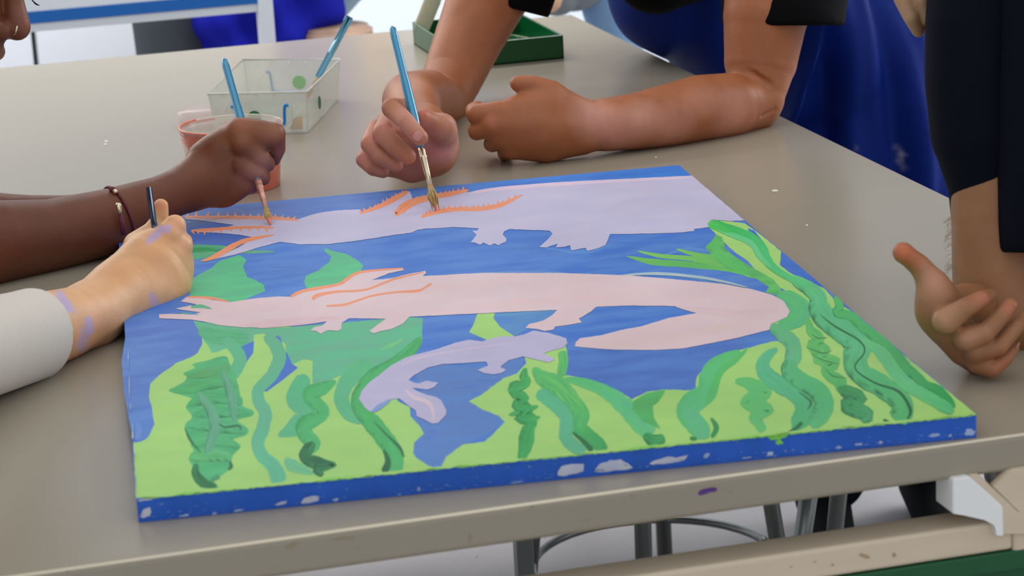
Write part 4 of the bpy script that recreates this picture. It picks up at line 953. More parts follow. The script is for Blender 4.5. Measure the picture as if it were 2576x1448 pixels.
def head_parts(bd, O, R, hs=1.0, neck=True, feat_k=.006):
    g = lambda x, y, z: O + R @ (np.array([x, y, z]) * hs)
    c = lambda pts, k=.012, flat=None, sub=False: bd.chain([(g(*p[:3]), p[3] * hs) for p in pts], k, flat, sub)
    c([(-.028, 0, .035, .084), (.012, 0, .042, .079)]); c([(.035, 0, .0, .064), (.045, 0, -.045, .048)], .02)
    c([(.005, .048, -.045, .026), (.062, .014, -.092, .019)], .02); c([(.005, -.048, -.045, .026), (.062, -.014, -.092, .019)], .02); c([(.074, 0, -.093, .017)], .015)
    c([(.078, .034, -.018, .024)], .02); c([(.078, -.034, -.018, .024)], .02)
    c([(.086, .032, .034, .011), (.092, .008, .030, .011), (.092, -.008, .030, .011), (.086, -.032, .034, .011)], .014)
    c([(.098, .031, .012, .0125)], .010, None, True); c([(.098, -.031, .012, .0125)], .010, None, True)
    c([(.096, 0, .022, .0085), (.104, 0, .0, .009), (.1155, 0, -.022, .0115)], .008)
    c([(.098, 0, -.034, .012), (.094, 0, -.052, .014)], .008); c([(.084, .024, -.022, .021)], .012); c([(.084, -.024, -.022, .021)], .012)
    c([(.107, .012, -.0275, .0085)], .004); c([(.107, -.012, -.0275, .0085)], .004)
    c([(.110, .0075, -.0375, .0032)], .002, None, True); c([(.110, -.0075, -.0375, .0032)], .002, None, True)
    c([(.088, .021, -.056, .004), (.104, .006, -.050, .0075), (.104, -.006, -.050, .0075), (.088, -.021, -.056, .004)], .004)
    c([(.088, .020, -.059, .004), (.102, .006, -.064, .0078), (.102, -.006, -.064, .0078), (.088, -.020, -.059, .004)], .003)
    c([(.0, .080, .0, .026), (-.004, .076, -.018, .018)], .004, (R @ np.array([.3, 1, 0]), 3)); c([(.0, -.080, .0, .026), (-.004, -.076, -.018, .018)], .004, (R @ np.array([.3, -1, 0]), 3))
    return g
def hair_cap(g, R, hs, col, parent, long=0, label=None):
    h = Body(.004)
    h.chain([(g(-.034, 0, .040), .094 * hs), (g(.004, 0, .052), .086 * hs)], .01)
    h.chain([(g(-.04, .04, -.02), .06 * hs), (g(-.045, -.04, -.02), .06 * hs)], .02)
    if long: h.chain([(g(-.075, 0, .0), .055 * hs), (g(-.105, 0, -long), .035 * hs)], .02)
    h.chain([(g(.095, 0, -.03), .095 * hs)], .006, None, True)
    o = flesh('hair', h, col, m_cloth, parent); return o
def eyes(g, R, hs, parent):
    for s in (1, -1):
        bm = bmesh.new(); bmesh.ops.create_uvsphere(bm, u_segments=20, v_segments=14, radius=.0122 * hs)
        for v in bm.verts: v.co += Vector(g(.0815, .031 * s, .011))
        e = link('eye', bm_mesh('eye', bm), mat('eye_white', (228, 224, 218), .2), parent, True)
        disc('iris', g(.0940, .031 * s, .011), R @ np.array([1, 0, 0]), .0052 * hs, mat('iris', (60, 40, 28), .2), e, .0004)
def rot_from(f, up=(0, 0, 1)):
    f = np.array(f, float); f /= np.linalg.norm(f); up = np.array(up, float); l = np.cross(up, f); l /= np.linalg.norm(l); u = np.cross(f, l)
    return np.stack([f, l, u], 1)
def edge_plane(p, q, depthpt):
    """plane through two photo points and going straight away from the viewer"""
    a, b_, c = p, q, depthpt
    return a, np.cross(b_ - a, c - a)

# ---- the painter leaning over the far right of the table
SC = (166, 100, 64)
pc = empty('person', (1.15, 1.65, 0), 'person in black t-shirt and blue apron leaning on the table, painting with a blue brush', 'person')
rh = Body(.0014)
# upper arm, elbow, foreshortened forearm
rh.px([(1300, -190, 1.52, 118), (1232, -20, 1.47, 100), (1180, 95, 1.43, 85), (1138, 195, 1.39, 75), (1112, 258, 1.35, 66)], .01)
rh.px([(1112, 262, 1.35, 62), (1075, 245, 1.26, 70), (1036, 254, 1.16, 74), (1046, 285, 1.07, 62), (1072, 318, .99, 46)], .006)
# palm
rh.px([(1072, 318, .99, 46), (1050, 338, .95, 46), (1005, 355, .95, 44)], .016)
rh.px([(1112, 322, .955, 38), (1116, 362, .945, 39), (1092, 402, .945, 38), (1030, 424, .955, 30), (975, 420, .955, 24)], .012)
rh.px([(1108, 392, .94, 38), (1040, 428, .95, 26)], .012)
rh.px([(1020, 270, .92, 24), (975, 300, .93, 24), (945, 335, .94, 22), (930, 375, .95, 20)], .012)
# thumb
rh.px([(1118, 335, .93, 34), (1100, 318, .875, 29), (1082, 308, .85, 25), (1062, 296, .838, 21)], .007)
# index, middle, ring, little finger curling towards the viewer
rh.px([(1022, 272, .89, 25), (986, 272, .850, 26), (1022, 306, .818, 22), (1057, 346, .800, 20)], .0026)
rh.px([(980, 300, .92, 26), (962, 336, .885, 26), (998, 370, .862, 24), (1026, 393, .852, 21)], .0022)
rh.px([(948, 325, .93, 25), (932, 362, .905, 25), (962, 395, .885, 23), (996, 414, .876, 19)], .0022)
rh.px([(934, 370, .95, 22), (915, 402, .925, 20), (938, 424, .908, 18), (964, 432, .90, 16)], .0022)
# creases: palm hollow, finger joints
rh.px([(1088, 362, .905, 10), (1110, 372, .900, 7)], .006, None, True)
rh.px([(1080, 352, .898, 5), (1100, 392, .900, 4)], .004, None, True)
rh.px([(1094, 318, .846, 2), (1108, 308, .86, 2)], .003, None, True)
lh = Body(.0014)
lh.px([(1960, -170, 1.16, 128), (1926, 40, 1.12, 108), (1914, 150, 1.11, 94), (1902, 240, 1.095, 74)], .008)
lh.px([(1902, 258, 1.09, 66), (1832, 266, 1.075, 84), (1762, 272, 1.06, 85), (1682, 290, 1.045, 80), (1600, 305, 1.035, 72), (1520, 314, 1.03, 67), (1464, 318, 1.03, 62)], .006)
lh.px([(1912, 283, 1.09, 42), (1860, 298, 1.085, 46)], .006)
for a in ([(1462, 296, 1.025, 42), (1350, 280, 1.02, 40), (1248, 284, 1.015, 28)], [(1462, 314, 1.02, 42), (1345, 312, 1.01, 42), (1236, 312, 1.01, 28)],
          [(1462, 332, 1.02, 42), (1345, 344, 1.01, 43), (1250, 342, 1.015, 28)], [(1458, 348, 1.025, 40), (1375, 370, 1.02, 40), (1285, 372, 1.02, 28)]): lh.px(a, .010)
lh.px([(1440, 275, 1.025, 36), (1385, 236, 1.03, 35), (1338, 214, 1.03, 25), (1303, 210, 1.03, 20)], .012)
lh.px([(1380, 262, 1.02, 34), (1290, 276, 1.02, 24)], .012)
lh.px([(1248, 283, 1.015, 28), (1200, 288, 1.02, 27), (1193, 280, 1.055, 23), (1200, 272, 1.085, 19)], .003)
lh.px([(1236, 318, 1.01, 27), (1200, 330, 1.02, 23), (1198, 334, 1.06, 19)], .003)
lh.px([(1262, 348, 1.015, 26), (1236, 362, 1.035, 20), (1240, 366, 1.07, 17)], .003)
lh.px([(1290, 375, 1.02, 25), (1268, 386, 1.04, 17), (1275, 390, 1.07, 14)], .003)
lh.px([(1180, 313, .998, 4), (1216, 316, .994, 3)], .003, None, True)
lh.px([(1232, 296, .990, 2.5), (1275, 296, .988, 1)], .004, None, True)
lh.px([(1938, 212, 1.064, 2.5), (1905, 186, 1.072, 3), (1860, 172, 1.075, 2)], .006, None, True)
lh.px([(1950, 276, 1.062, 1.5), (1915, 290, 1.056, 1.5), (1870, 298, 1.05, 1)], .005, None, True)
tz = Body(.006)   # trunk, neck and head, legs
Oc = ony(1500, -640, 1.22); Rc = rot_from((-.35, -.55, -.62))
gc = head_parts(tz, Oc, Rc)
sh = lambda u, v, y, r: (ony(u, v, y), r)
tz.chain([(gc(-.02, 0, -.06), .055), (ony(1640, -430, 1.38), .065)], .03)
tz.chain([sh(1330, -270, 1.5, .06), sh(1640, -400, 1.42, .08), sh(1965, -260, 1.24, .06)], .03)
tz.chain([sh(1650, -330, 1.45, .11), sh(1850, -60, 1.64, .085), (np.array([1.21, 1.74, .86]), .10)], .03)
tz.chain([(np.array([1.17, 1.70, .84]), .09), (np.array([1.16, 1.62, .46]), .062), (np.array([1.165, 1.66, .08]), .042)], .02)
tz.chain([(np.array([1.30, 1.70, .84]), .09), (np.array([1.33, 1.62, .46]), .062), (np.array([1.335, 1.66, .08]), .042)], .02)
tints = [(ony(u, v, y), r, c, s) for u, v, y, r, c, s in (
    (1030, 360, .90, .058, (212, 148, 130), .75), (1030, 310, .815, .03, (210, 146, 126), .7), (985, 275, .865, .014, (214, 130, 112), .5), (1058, 350, .826, .012, (222, 136, 124), .6), (962, 336, .885, .014, (214, 128, 116), .5), (930, 362, .905, .014, (212, 128, 118), .5), (915, 402, .92, .014, (206, 118, 112), .5), (1062, 290, .83, .010, (196, 96, 80), .6), (1100, 372, .93, .02, (214, 120, 122), .7), (1030, 430, .95, .03, (204, 136, 136), .6), (1125, 340, .93, .03, (226, 172, 160), .6),
    (1500, 290, 1.0, .03, (222, 162, 146), .6), (1560, 340, 1.0, .03, (214, 148, 134), .6), (1620, 300, 1.0, .025, (222, 166, 148), .5), (1700, 330, 1.0, .03, (214, 150, 134), .6), (1790, 240, 1.0, .03, (216, 154, 136), .5), (1850, 300, 1.03, .03, (218, 152, 134), .5), (1240, 300, .99, .012, (206, 118, 98), .6), (1225, 262, 1.0, .01, (206, 128, 104), .4), (1190, 260, 1.08, .012, (204, 104, 84), .6),
    (1180, 150, 1.4, .05, (176, 108, 76), .5), (1110, 240, 1.3, .03, (170, 100, 72), .4), (1036, 210, 1.1, .04, (206, 140, 106), .5), (1960, 200, 1.1, .03, (222, 150, 122), .5))]
bo = flesh_many('body', [rh, lh, tz], SC, m_skin, pc, tints)
nail(1052, 342, .7915, -24, -26, 25, 24, bo); nail(1074, 288, .8415, -6, -16, 11, 20, bo, m_nail_dark)
eyes(gc, Rc, 1, pc); hair_cap(gc, Rc, 1, (70, 56, 44), pc)
BLK = (7, 7, 9); NAVY = (20, 42, 132)
ts = Body(.004)
ts.px([(1262, -60, 1.48, 116), (1325, -230, 1.50, 125)], .02)
pcut = ony(1195, -2, 1.47); qcut = ony(1310, 27, 1.47); nrm = np.cross(qcut - pcut, pcut - CAM)
ts1 = Body(.0035); ts1.px([(1270, 20, 1.47, 112), (1292, -90, 1.49, 128), (1335, -250, 1.50, 140)], .02)
nrm = nrm / np.linalg.norm(nrm); nrm = nrm if nrm[2] < 0 else -nrm
ts1.cut(pcut, nrm)
ts2 = Body(.0035); ts2.px([(1970, 60, 1.13, 157), (1975, -60, 1.16, 165), (1985, -250, 1.24, 160)], .02)
pL = ony(1820, 52, 1.13); qL = ony(2125, 52, 1.13); n2_ = np.cross(qL - pL, pL - CAM); n2_ = n2_ / np.linalg.norm(n2_); n2_ = n2_ if n2_[2] < 0 else -n2_
# a gently curved hem: two cuts
ts2.cut(ony(1972, 64, 1.13), n2_, .002)
ts3 = Body(.006); ts3.chain([sh(1335, -250, 1.5, .075), sh(1640, -380, 1.42, .10), sh(1975, -250, 1.24, .085)], .03)
ts3.chain([sh(1660, -300, 1.45, .135), sh(1700, -150, 1.52, .065), sh(1860, -90, 1.66, .098), (np.array([1.21, 1.77, .88]), .118)], .04); ts3.px([(1650, -70, 1.40, 106), (1760, -140, 1.44, 140)], .03)
flesh_many('t_shirt', [ts1, ts2, ts3], BLK, m_cloth, pc)
m_apron = cloth('apron_twill', (60, 60, 60), .55, .3, 900, .05, 14)
m_apron.node_tree.nodes['Principled BSDF'].inputs['Specular IOR Level'].default_value = .12
ap = Body(.0045)
ap.px([(1745, -60, 1.60, 222), (1830, -10, 1.62, 228), (1960, 80, 1.64, 240), (2130, 190, 1.68, 275), (2170, 460, 1.66, 285), (2170, 850, 1.66, 300)], .05)
def folds(V, N):
    x = V[:, 0]; z = V[:, 2]; y = V[:, 1]
    right = np.clip((x - 1.0) / .08, 0, 1)
    d = .014 * np.sin((x - .18 * z) * 62 + 1.2 * np.sin(z * 9)) + .004 * np.sin(x * 131 + z * 12) + .005 * np.sin(z * 22 + x * 30)
    ridge = np.exp(-((x - 1.075 - .10 * (z - .75)) / .012) ** 2) * .045
    return V + N * ((d * (.35 + .65 * right)) + ridge * right)[:, None]
mk = [(ony(2255, 372, 1.52), .007, (170, 170, 180), .6), (ony(2268, 388, 1.52), .006, (170, 170, 180), .6), (ony(2262, 405, 1.52), .006, (160, 160, 172), .5), (ony(2275, 420, 1.52), .006, (140, 140, 160), .5), (ony(2290, 440, 1.52), .006, (120, 120, 150), .5), (ony(2150, 372, 1.52), .006, (160, 160, 176), .6)]
flesh('apron', ap, (10, 36, 116), m_apron, pc, mk, folds)
tr = Body(.006)
for x in (1.165, 1.335): tr.chain([(np.array([x, 1.73, .90]), .085), (np.array([x, 1.71, .82]), .105), (np.array([x, 1.63, .46]), .072), (np.array([x, 1.655, .09]), .054)], .02)
flesh('trousers', tr, (16, 18, 26), m_cloth, pc)
for x in (1.165, 1.335):
    s_ = Body(.004); s_.chain([(np.array([x, 1.69, .045]), .042), (np.array([x - .05, 1.52, .034]), .034), (np.array([x - .06, 1.46, .030]), .030)], .02); s_.cut((0, 0, .0), (0, 0, -1))
    flesh('shoe', s_, (20, 20, 22), m_cloth, pc)

# ---- dark-skinned painter on the left
SA = (112, 60, 34)
pa = empty('person', (-.55, .85, 0), 'dark-skinned person with a nose ring and bead bracelet, holding a brush over the canvas', 'person')
ra = Body(.0014)
ra.px([(-430, 700, .71, 118), (-200, 655, .735, 112), (0, 609, .765, 101), (130, 592, .785, 88), (260, 560, .805, 80), (400, 503, .825, 58), (480, 468, .838, 55)], .01)
ra.px([(480, 468, .838, 54), (545, 425, .850, 82), (590, 385, .855, 72)], .012, (M3[:, 2], 1.45))
ra.px([(515, 465, .845, 46), (560, 470, .848, 48), (600, 450, .85, 44)], .014)
ra.px([(560, 372, .85, 40), (604, 338, .845, 40), (650, 340, .84, 36)], .012)
ra.px([(604, 335, .842, 37), (688, 338, .835, 30), (699, 375, .846, 19), (690, 402, .856, 15)], .004)        # index
ra.px([(612, 365, .835, 34), (655, 397, .832, 26), (672, 412, .838, 20)], .0035)                                 # middle
ra.px([(605, 415, .835, 34), (644, 434, .832, 25), (660, 447, .836, 20)], .003)                                 # ring
ra.px([(585, 450, .84, 36), (618, 466, .838, 22), (636, 470, .842, 15)], .003)                                  # little finger
ra.px([(600, 400, .88, 26), (650, 380, .88, 19), (685, 400, .868, 15)], .006)                                   # thumb behind the brush
ra.px([(650, 385, .872, 24), (678, 392, .87, 18)], .004)
ra.px([(640, 318, .808, 2), (700, 325, .806, 2)], .004, None, True)
ra.px([(626, 382, .812, 2.5), (650, 400, .812, 2), (672, 388, .816, 2)], .003, None, True)
ra.px([(648, 452, .815, 1.5), (630, 478, .82, 1.5)], .003, None, True)
la = Body(.003)
la.px([(-330, 560, .90, 90), (0, 545, .93, 58), (90, 532, .94, 40), (190, 528, .94, 36), (235, 530, .94, 26)], .01)
la.px([(200, 525, .94, 30), (290, 545, .93, 26)], .008)
NT = ony(48, 76, .75); Ra = rot_from((.84, -.34, -.40), (.10, 0, 1)); Oa = NT - Ra @ (np.array([.1180, 0, -.024]) * 1.14)
tb = Body(.0022); ga = head_parts(tb, Oa, Ra, 1.14)
tb2 = Body(.006)
tb2.chain([(ga(-.03, 0, -.05), .052), (np.array([-.34, .86, 1.06]), .06)], .03)
tb2.chain([(np.array([-.38, .66, 1.02]), .06), (np.array([-.42, .86, 1.05]), .08), (np.array([-.42, 1.06, 1.02]), .06)], .03)
tb2.chain([(np.array([-.45, .86, 1.0]), .12), (np.array([-.66, .85, .72]), .13), (np.array([-.68, .85, .55]), .14)], .03)
pe = ony(-430, 700, .71); tb2.chain([(np.array([-.38, .66, 1.02]), .05), (pe, .045)], .02)
pe2 = ony(-330, 560, .90); tb2.chain([(np.array([-.42, 1.06, 1.02]), .05), (pe2, .042)], .02)
ta = [(ony(u, v, y), r, c, s) for u, v, y, r, c, s in (
    (604, 325, .83, .022, (158, 96, 64), .6), (690, 335, .82, .016, (166, 108, 82), .6), (660, 410, .82, .018, (158, 110, 96), .7), (645, 440, .82, .018, (152, 104, 92), .6), (625, 470, .82, .016, (138, 94, 84), .6), (700, 380, .84, .014, (160, 96, 78), .6),
    (430, 480, .80, .03, (112, 62, 42), .6), (100, 620, .76, .07, (96, 56, 42), .6), (620, 385, .82, .01, (108, 58, 42), .5),
    (58, 30, .74, .012, (150, 98, 82), .6), (62, 75, .74, .010, (146, 92, 76), .4), (5, 115, .74, .014, (110, 66, 62), .7), (20, 80, .74, .010, (104, 52, 34), .6))]
flesh_many('body', [ra, la, tb, tb2], SA, m_skin_dark, pa, ta)
eyes(ga, Ra, 1.14, pa); hair_cap(ga, Ra, 1.14, (20, 16, 16), pa, .12)
sa = Body(.006)
sa.chain([(np.array([-.38, .66, 1.01]), .082), (np.array([-.42, .86, 1.03]), .102), (np.array([-.42, 1.06, 1.01]), .082)], .04)
sa.chain([(np.array([-.45, .86, .98]), .14), (np.array([-.66, .85, .72]), .15), (np.array([-.68, .85, .52]), .16)], .04)
sa.chain([(np.array([-.38, .66, 1.0]), .065), (.5 * (np.array([-.38, .66, 1.02]) + pe), .062)], .02); sa.chain([(np.array([-.42, 1.06, 1.0]), .065), (.5 * (np.array([-.42, 1.06, 1.02]) + pe2), .06)], .02)
flesh('shirt', sa, (66, 70, 84), m_cloth, pa)
m_gold = mat('pale_gold', (232, 214, 180), .15, metal=1); m_maroon = mat('maroon_cord', (104, 34, 50), .6, bump=.6, bscale=600, noise=.3, nscale=400)
tube('nose_ring', catmull([ony(u, v, y) for u, v, y in ((42.5, 66, .730), (41.5, 72, .729), (39.5, 79, .729), (37, 84, .731), (33, 86, .735))], 5), .00105, m_gold, pa, 10)
for k in range(7):
    tube('eyelash', catmull([ony(u, v, y) for u, v, y in ((76 + k * .6, -8 + k, .765), (84 + k, 3 + k * 1.3, .76), (92 + k * 1.6, 9 + k * .9, .757))], 4), [.0006, .0006, .0005, .0005, .0004, .0004, .0003, .0002, .0001], mat('lash', (24, 20, 22), .6) if k == 0 else bpy.data.materials['lash'], pa, 5)
# bracelet round the wrist
cw = ony(300, 545, .81); axd = ony(400, 503, .825) - ony(260, 560, .805); bx, by, bd_ = frame_of(axd); rb = 77 / ppm(.81)
br = empty('bracelet', cw, None, None); br.parent = pa; br.location = Vector(tuple(map(float, cw))) - pa.location
def bp_(a, k=1.0): return cw + rb * k * (math.cos(a) * bx + math.sin(a) * by)
ang = np.linspace(0, 2 * math.pi, 49)
tubes('cord', [([bp_(a) for a in ang], .0016)], m_maroon, pa)
def ball(name, u, v, y, rpx, mt, par, sx=1):
    bm = bmesh.new(); bmesh.ops.create_uvsphere(bm, u_segments=20, v_segments=12, radius=rpx / ppm(y))
    c = Vector(tuple(map(float, ony(u, v, y))))
    for vv in bm.verts: vv.co = Vector((vv.co.x, vv.co.y, vv.co.z * sx)) + c
    return link(name, bm_mesh(name, bm), mt, par, True)
bpy.data.objects.remove(br)
ball('bead', 283, 477, .80, 8, m_maroon, pa); ball('bead', 290, 482, .795, 6.5, m_gold, pa)
tube('clasp', [ony(u, v, y) for u, v, y in ((298, 511, .772), (298, 517, .771), (301, 530, .770), (303, 537, .770))], [.0026, .0034, .0022, .0026], m_gold, pa, 14)
tube('cord_knot', [ony(u, v, y) for u, v, y in ((303, 537, .770), (307, 560, .768), (311, 590, .768))], .0027, m_maroon, pa, 12)

# ---- fair-skinned hand in a cream sleeve, lower left
SB = (216, 164, 118)
pb = empty('person', (-.62, .22, 0), 'person in a cream long-sleeved top, lavender paint on the skin, hand resting on the canvas', 'person')
rb_ = Body(.0013)
rb_.px([(-260, 920, .23, 112), (-60, 872, .34, 104), (70, 840, .405, 98), (150, 818, .45, 88), (225, 792, .49, 76)], .012)
rb_.px([(225, 792, .49, 74), (300, 738, .535, 86), (368, 700, .565, 96), (392, 662, .575, 84)], .014, (M3[:, 2], 1.3))
rb_.px([(300, 770, .53, 58), (375, 750, .555, 62), (425, 722, .57, 52), (440, 680, .58, 40)], .016)
rb_.px([(385, 660, .57, 70), (420, 625, .58, 44)], .014)
rb_.px([(350, 620, .60, 40), (385, 590, .605, 32), (402, 555, .61, 22), (405, 518, .612, 18)], .008)              # thumb
rb_.px([(400, 625, .575, 46), (425, 590, .572, 34), (440, 567, .575, 27), (446, 575, .60, 22)], .005)            # index
rb_.px([(430, 650, .57, 38), (458, 618, .572, 26), (462, 608, .59, 22)], .004)                                   # middle
rb_.px([(440, 690, .575, 38), (452, 660, .578, 27), (450, 650, .60, 22)], .005)
rb_.px([(462, 583, .555, 2), (448, 592, .552, 2)], .003, None, True)
PAINT = (178, 160, 200)
def sm(u0, v0, u1, v1, r, s, y, n=4, c=PAINT): return [(ony(u0 + (u1 - u0) * k / (n - 1), v0 + (v1 - v0) * k / (n - 1), y + 0), r, c, s) for k in range(n)]
def onbody(u, v, y, r): return None
tbn = []
SM = [(150, 742, 172, 772, .0034, .85, 4), (172, 776, 186, 782, .0022, .5, 2), (124, 832, 128, 850, .0034, .55, 3), (222, 806, 226, 830, .0034, .75, 3), (214, 836, 205, 872, .0042, .55, 4), (383, 745, 392, 770, .0034, .55, 3), (404, 574, 374, 606, .0028, .55, 4), (398, 590, 382, 600, .0028, .6, 3), (425, 572, 418, 580, .0024, .7, 2), (405, 578, 420, 572, .0024, .6, 3), (134, 912, 138, 922, .0025, .4, 2)]
V, Q = rb_.build()
col = np.repeat(np.array([lin(SB)[:3]]), len(V), 0)
# project to find the pigment marks on the viewer's side of the arm
rel = (V - CAM) @ M3; pu = 1288 + FPX * rel[:, 0] / -rel[:, 2]; pv = 724 - FPX * rel[:, 1] / -rel[:, 2]
for u0, v0, r_, c_, s_ in ((300, 690, 60, (208, 146, 98), .5), (385, 640, 60, (206, 146, 100), .45), (250, 800, 50, (224, 160, 124), .5), (445, 570, 26, (232, 166, 136), .6), (405, 515, 18, (222, 132, 96), .7), (465, 610, 26, (232, 170, 140), .5), (200, 860, 60, (214, 148, 108), .5), (420, 700, 50, (232, 184, 146), .4)):
    d = np.hypot(pu - u0, pv - v0) / r_; wt = np.clip(s_ * np.clip(1.2 - d, 0, 1), 0, 1)[:, None]; col = col * (1 - wt) + np.array(lin(c_)[:3]) * wt
for u0, v0, u1, v1, r_, s_, n_ in SM:
    rp = r_ * 2900; dx, dy = u1 - u0, v1 - v0; t = np.clip(((pu - u0) * dx + (pv - v0) * dy) / (dx * dx + dy * dy), 0, 1)
    d = np.hypot(pu - u0 - t * dx, pv - v0 - t * dy) / rp + .25 * np.sin(pu * 1.1 + pv * .5)
    wt = np.clip(s_ * np.clip((1.35 - d) * 2, 0, 1), 0, 1)[:, None]; col = col * (1 - wt) + np.array(lin(PAINT)[:3]) * wt
tb3 = Body(.006)
SHB = np.array([-.46, .12, 1.04]); Ob = np.array([-.42, .30, 1.30]); Rb_ = rot_from((.8, .25, -.55)); gb_ = head_parts(tb3, Ob, Rb_, .96)
tb3.chain([(gb_(-.02, 0, -.06), .048), (np.array([-.52, .27, 1.10]), .055)], .03)
tb3.chain([(SHB, .05), (np.array([-.55, .27, 1.07]), .07), (np.array([-.55, .44, 1.04]), .05)], .03); tb3.chain([(np.array([-.56, .27, 1.02]), .11), (np.array([-.64, .25, .55]), .13)], .03)
elb = ony(-260, 920, .23); tb3.chain([(SHB, .045), (elb, .038)], .02)
V2, Q2 = tb3.build(); Q = np.concatenate([Q, Q2 + len(V)]); col = np.concatenate([col, np.repeat(np.array([lin(SB)[:3]]), len(V2), 0)]); V = np.concatenate([V, V2])
me = quad_mesh('body', V, Q); a_ = me.color_attributes.new('pigment', 'FLOAT_COLOR', 'POINT'); a_.data.foreach_set('color', np.c_[col, np.ones(len(V))].astype(np.float32).ravel())
link('body', me, m_skin, pb, True); eyes(gb_, Rb_, .96, pb); hair_cap(gb_, Rb_, .96, (58, 42, 32), pb, .10)
m_cream_knit = mat('cream_knit', (222, 214, 204), .9, bump=.0, attr='pigment', sheen=.3)
ntk = m_cream_knit.node_tree; wv = ntk.nodes.new('ShaderNodeTexWave'); wv.inputs['Scale'].default_value = 165; wv.bands_direction = 'Z'; tk = ntk.nodes.new('ShaderNodeTexCoord')
mpk = ntk.nodes.new('ShaderNodeMapping'); mpk.inputs['Rotation'].default_value = (0, .25, .1); ntk.links.new(tk.outputs['Object'], mpk.inputs[0]); ntk.links.new(mpk.outputs[0], wv.inputs['Vector'])
bk = ntk.nodes.new('ShaderNodeBump'); bk.inputs['Strength'].default_value = .35; bk.inputs['Distance'].default_value = .0005
ntk.links.new(wv.outputs[0], bk.inputs['Height']); ntk.links.new(bk.outputs[0], ntk.nodes['Principled BSDF'].inputs['Normal'])
sl = Body(.0016)
sl.px([(-260, 925, .23, 132), (-60, 880, .34, 122), (50, 850, .395, 114), (110, 833, .43, 112)], .01)
cutp = ony(92, 838, .415); axb = ony(150, 818, .45) - ony(-60, 872, .34)
tiltv = ony(118, 925, .40) - ony(62, 742, .425)
side = np.cross(tiltv, axb); nn_ = np.cross(side, tiltv); nn_ = nn_ if nn_ @ axb > 0 else -nn_
nn_ /= np.linalg.norm(nn_)
sl.cut(ony(90, 834, .415), nn_)
sl.px([(-20, 862, .36, 104), (70, 845, .405, 103), (160, 815, .46, 104)], .002, None, True)
sb = Body(.006); sb.chain([(SHB, .066), (elb, .046)], .02)
sb.chain([(SHB, .07), (np.array([-.55, .27, 1.05]), .09), (np.array([-.55, .44, 1.02]), .07)], .03); sb.chain([(np.array([-.56, .27, 1.0]), .14), (np.array([-.64, .25, .52]), .155)], .03)
flesh_many('sweater', [sl, sb], (206, 194, 182), m_cream_knit, pb)

# ---- person on the right with folded arms
SD = (152, 104, 70)
pd = empty('person', (1.2, .15, 0), 'person in a navy short-sleeved shirt with folded arms resting on the table\'s right side', 'person')
rd = Body(.0014)
rd.px([(2490, 300, .19, 118), (2498, 560, .175, 110), (2505, 700, .165, 116), (2530, 770, .155, 112), (2575, 800, .15, 100)], .012)   # front arm to the elbow
rd.px([(2575, 800, .16, 96), (2690, 420, .26, 84), (2640, 60, .285, 66), (2420, -95, .285, 50)], .02)
hd = Body(.0013)
hd.px([(3020, 560, .46, 72), (2820, 650, .33, 64), (2650, 762, .22, 58), (2520, 770, .19, 62), (2430, 760, .12, 52), (2388, 770, .095, 50)], .012)                    # wrist tucked behind
hd.px([(2360, 770, .085, 52), (2392, 822, .080, 60), (2430, 872, .082, 54), (2462, 905, .088, 42)], .012)
hd.px([(2350, 730, .09, 42), (2352, 790, .085, 46)], .012)
hd.px([(2275, 637, .10, 26), (2312, 667, .098, 30), (2345, 708, .095, 36), (2358, 752, .09, 40)], .008)             # thumb
hd.px([(2270, 634, .10, 25)], .004)
hd.px([(2380, 806, .062, 38), (2424, 776, .056, 28), (2468, 752, .062, 23), (2492, 742, .075, 17)], .004)               # index
hd.px([(2430, 850, .060, 36), (2478, 838, .052, 28), (2520, 792, .062, 23), (2543, 766, .07, 19)], .0035)              # middle
hd.px([(2455, 882, .062, 34), (2512, 872, .055, 25), (2556, 822, .066, 22), (2580, 800, .075, 18)], .0035)              # ring
hd.px([(2462, 912, .066, 32), (2494, 926, .060, 26), (2530, 902, .062, 20), (2550, 876, .066, 16)], .0035)              # little finger
hd.px([(2318, 702, .063, 2), (2336, 722, .062, 2), (2350, 735, .06, 1)], .003, None, True)
hu = Body(.0016)                                                                                                     # other hand at the shoulder
for a in ([(2248, -60, .26, 25), (2272, 0, .25, 23), (2292, 42, .245, 21), (2310, 78, .25, 17)], [(2296, -60, .255, 25), (2320, 0, .243, 23), (2336, 46, .243, 20), (2346, 66, .25, 16)], [(2344, -60, .255, 25), (2368, -5, .246, 23), (2380, 34, .25, 20)], [(2390, -60, .265, 24), (2412, -10, .255, 22)]): hu.px(a, .0012)
hu.px([(2270, -90, .28, 50), (2400, -90, .28, 50)], .01)
td = Body(.006); Od = np.array([1.07, .22, 1.33]); Rd = rot_from((-.85, .15, -.45)); gd = head_parts(td, Od, Rd)
td.chain([(gd(-.02, 0, -.06), .055), (np.array([1.16, .20, 1.13]), .065)], .03); td.chain([(np.array([.98, .10, 1.05]), .06), (np.array([1.16, .2, 1.09]), .08), (np.array([1.12, .42, 1.05]), .06)], .03)
td.chain([(np.array([1.18, .2, 1.02]), .12), (np.array([1.24, .2, .55]), .13)], .03); td.chain([(np.array([.98, .10, 1.05]), .05), (ony(2490, 300, .19), .042)], .02)
td.chain([(np.array([1.14, .42, 1.03]), .05), (ony(3020, 560, .46), .034)], .02)
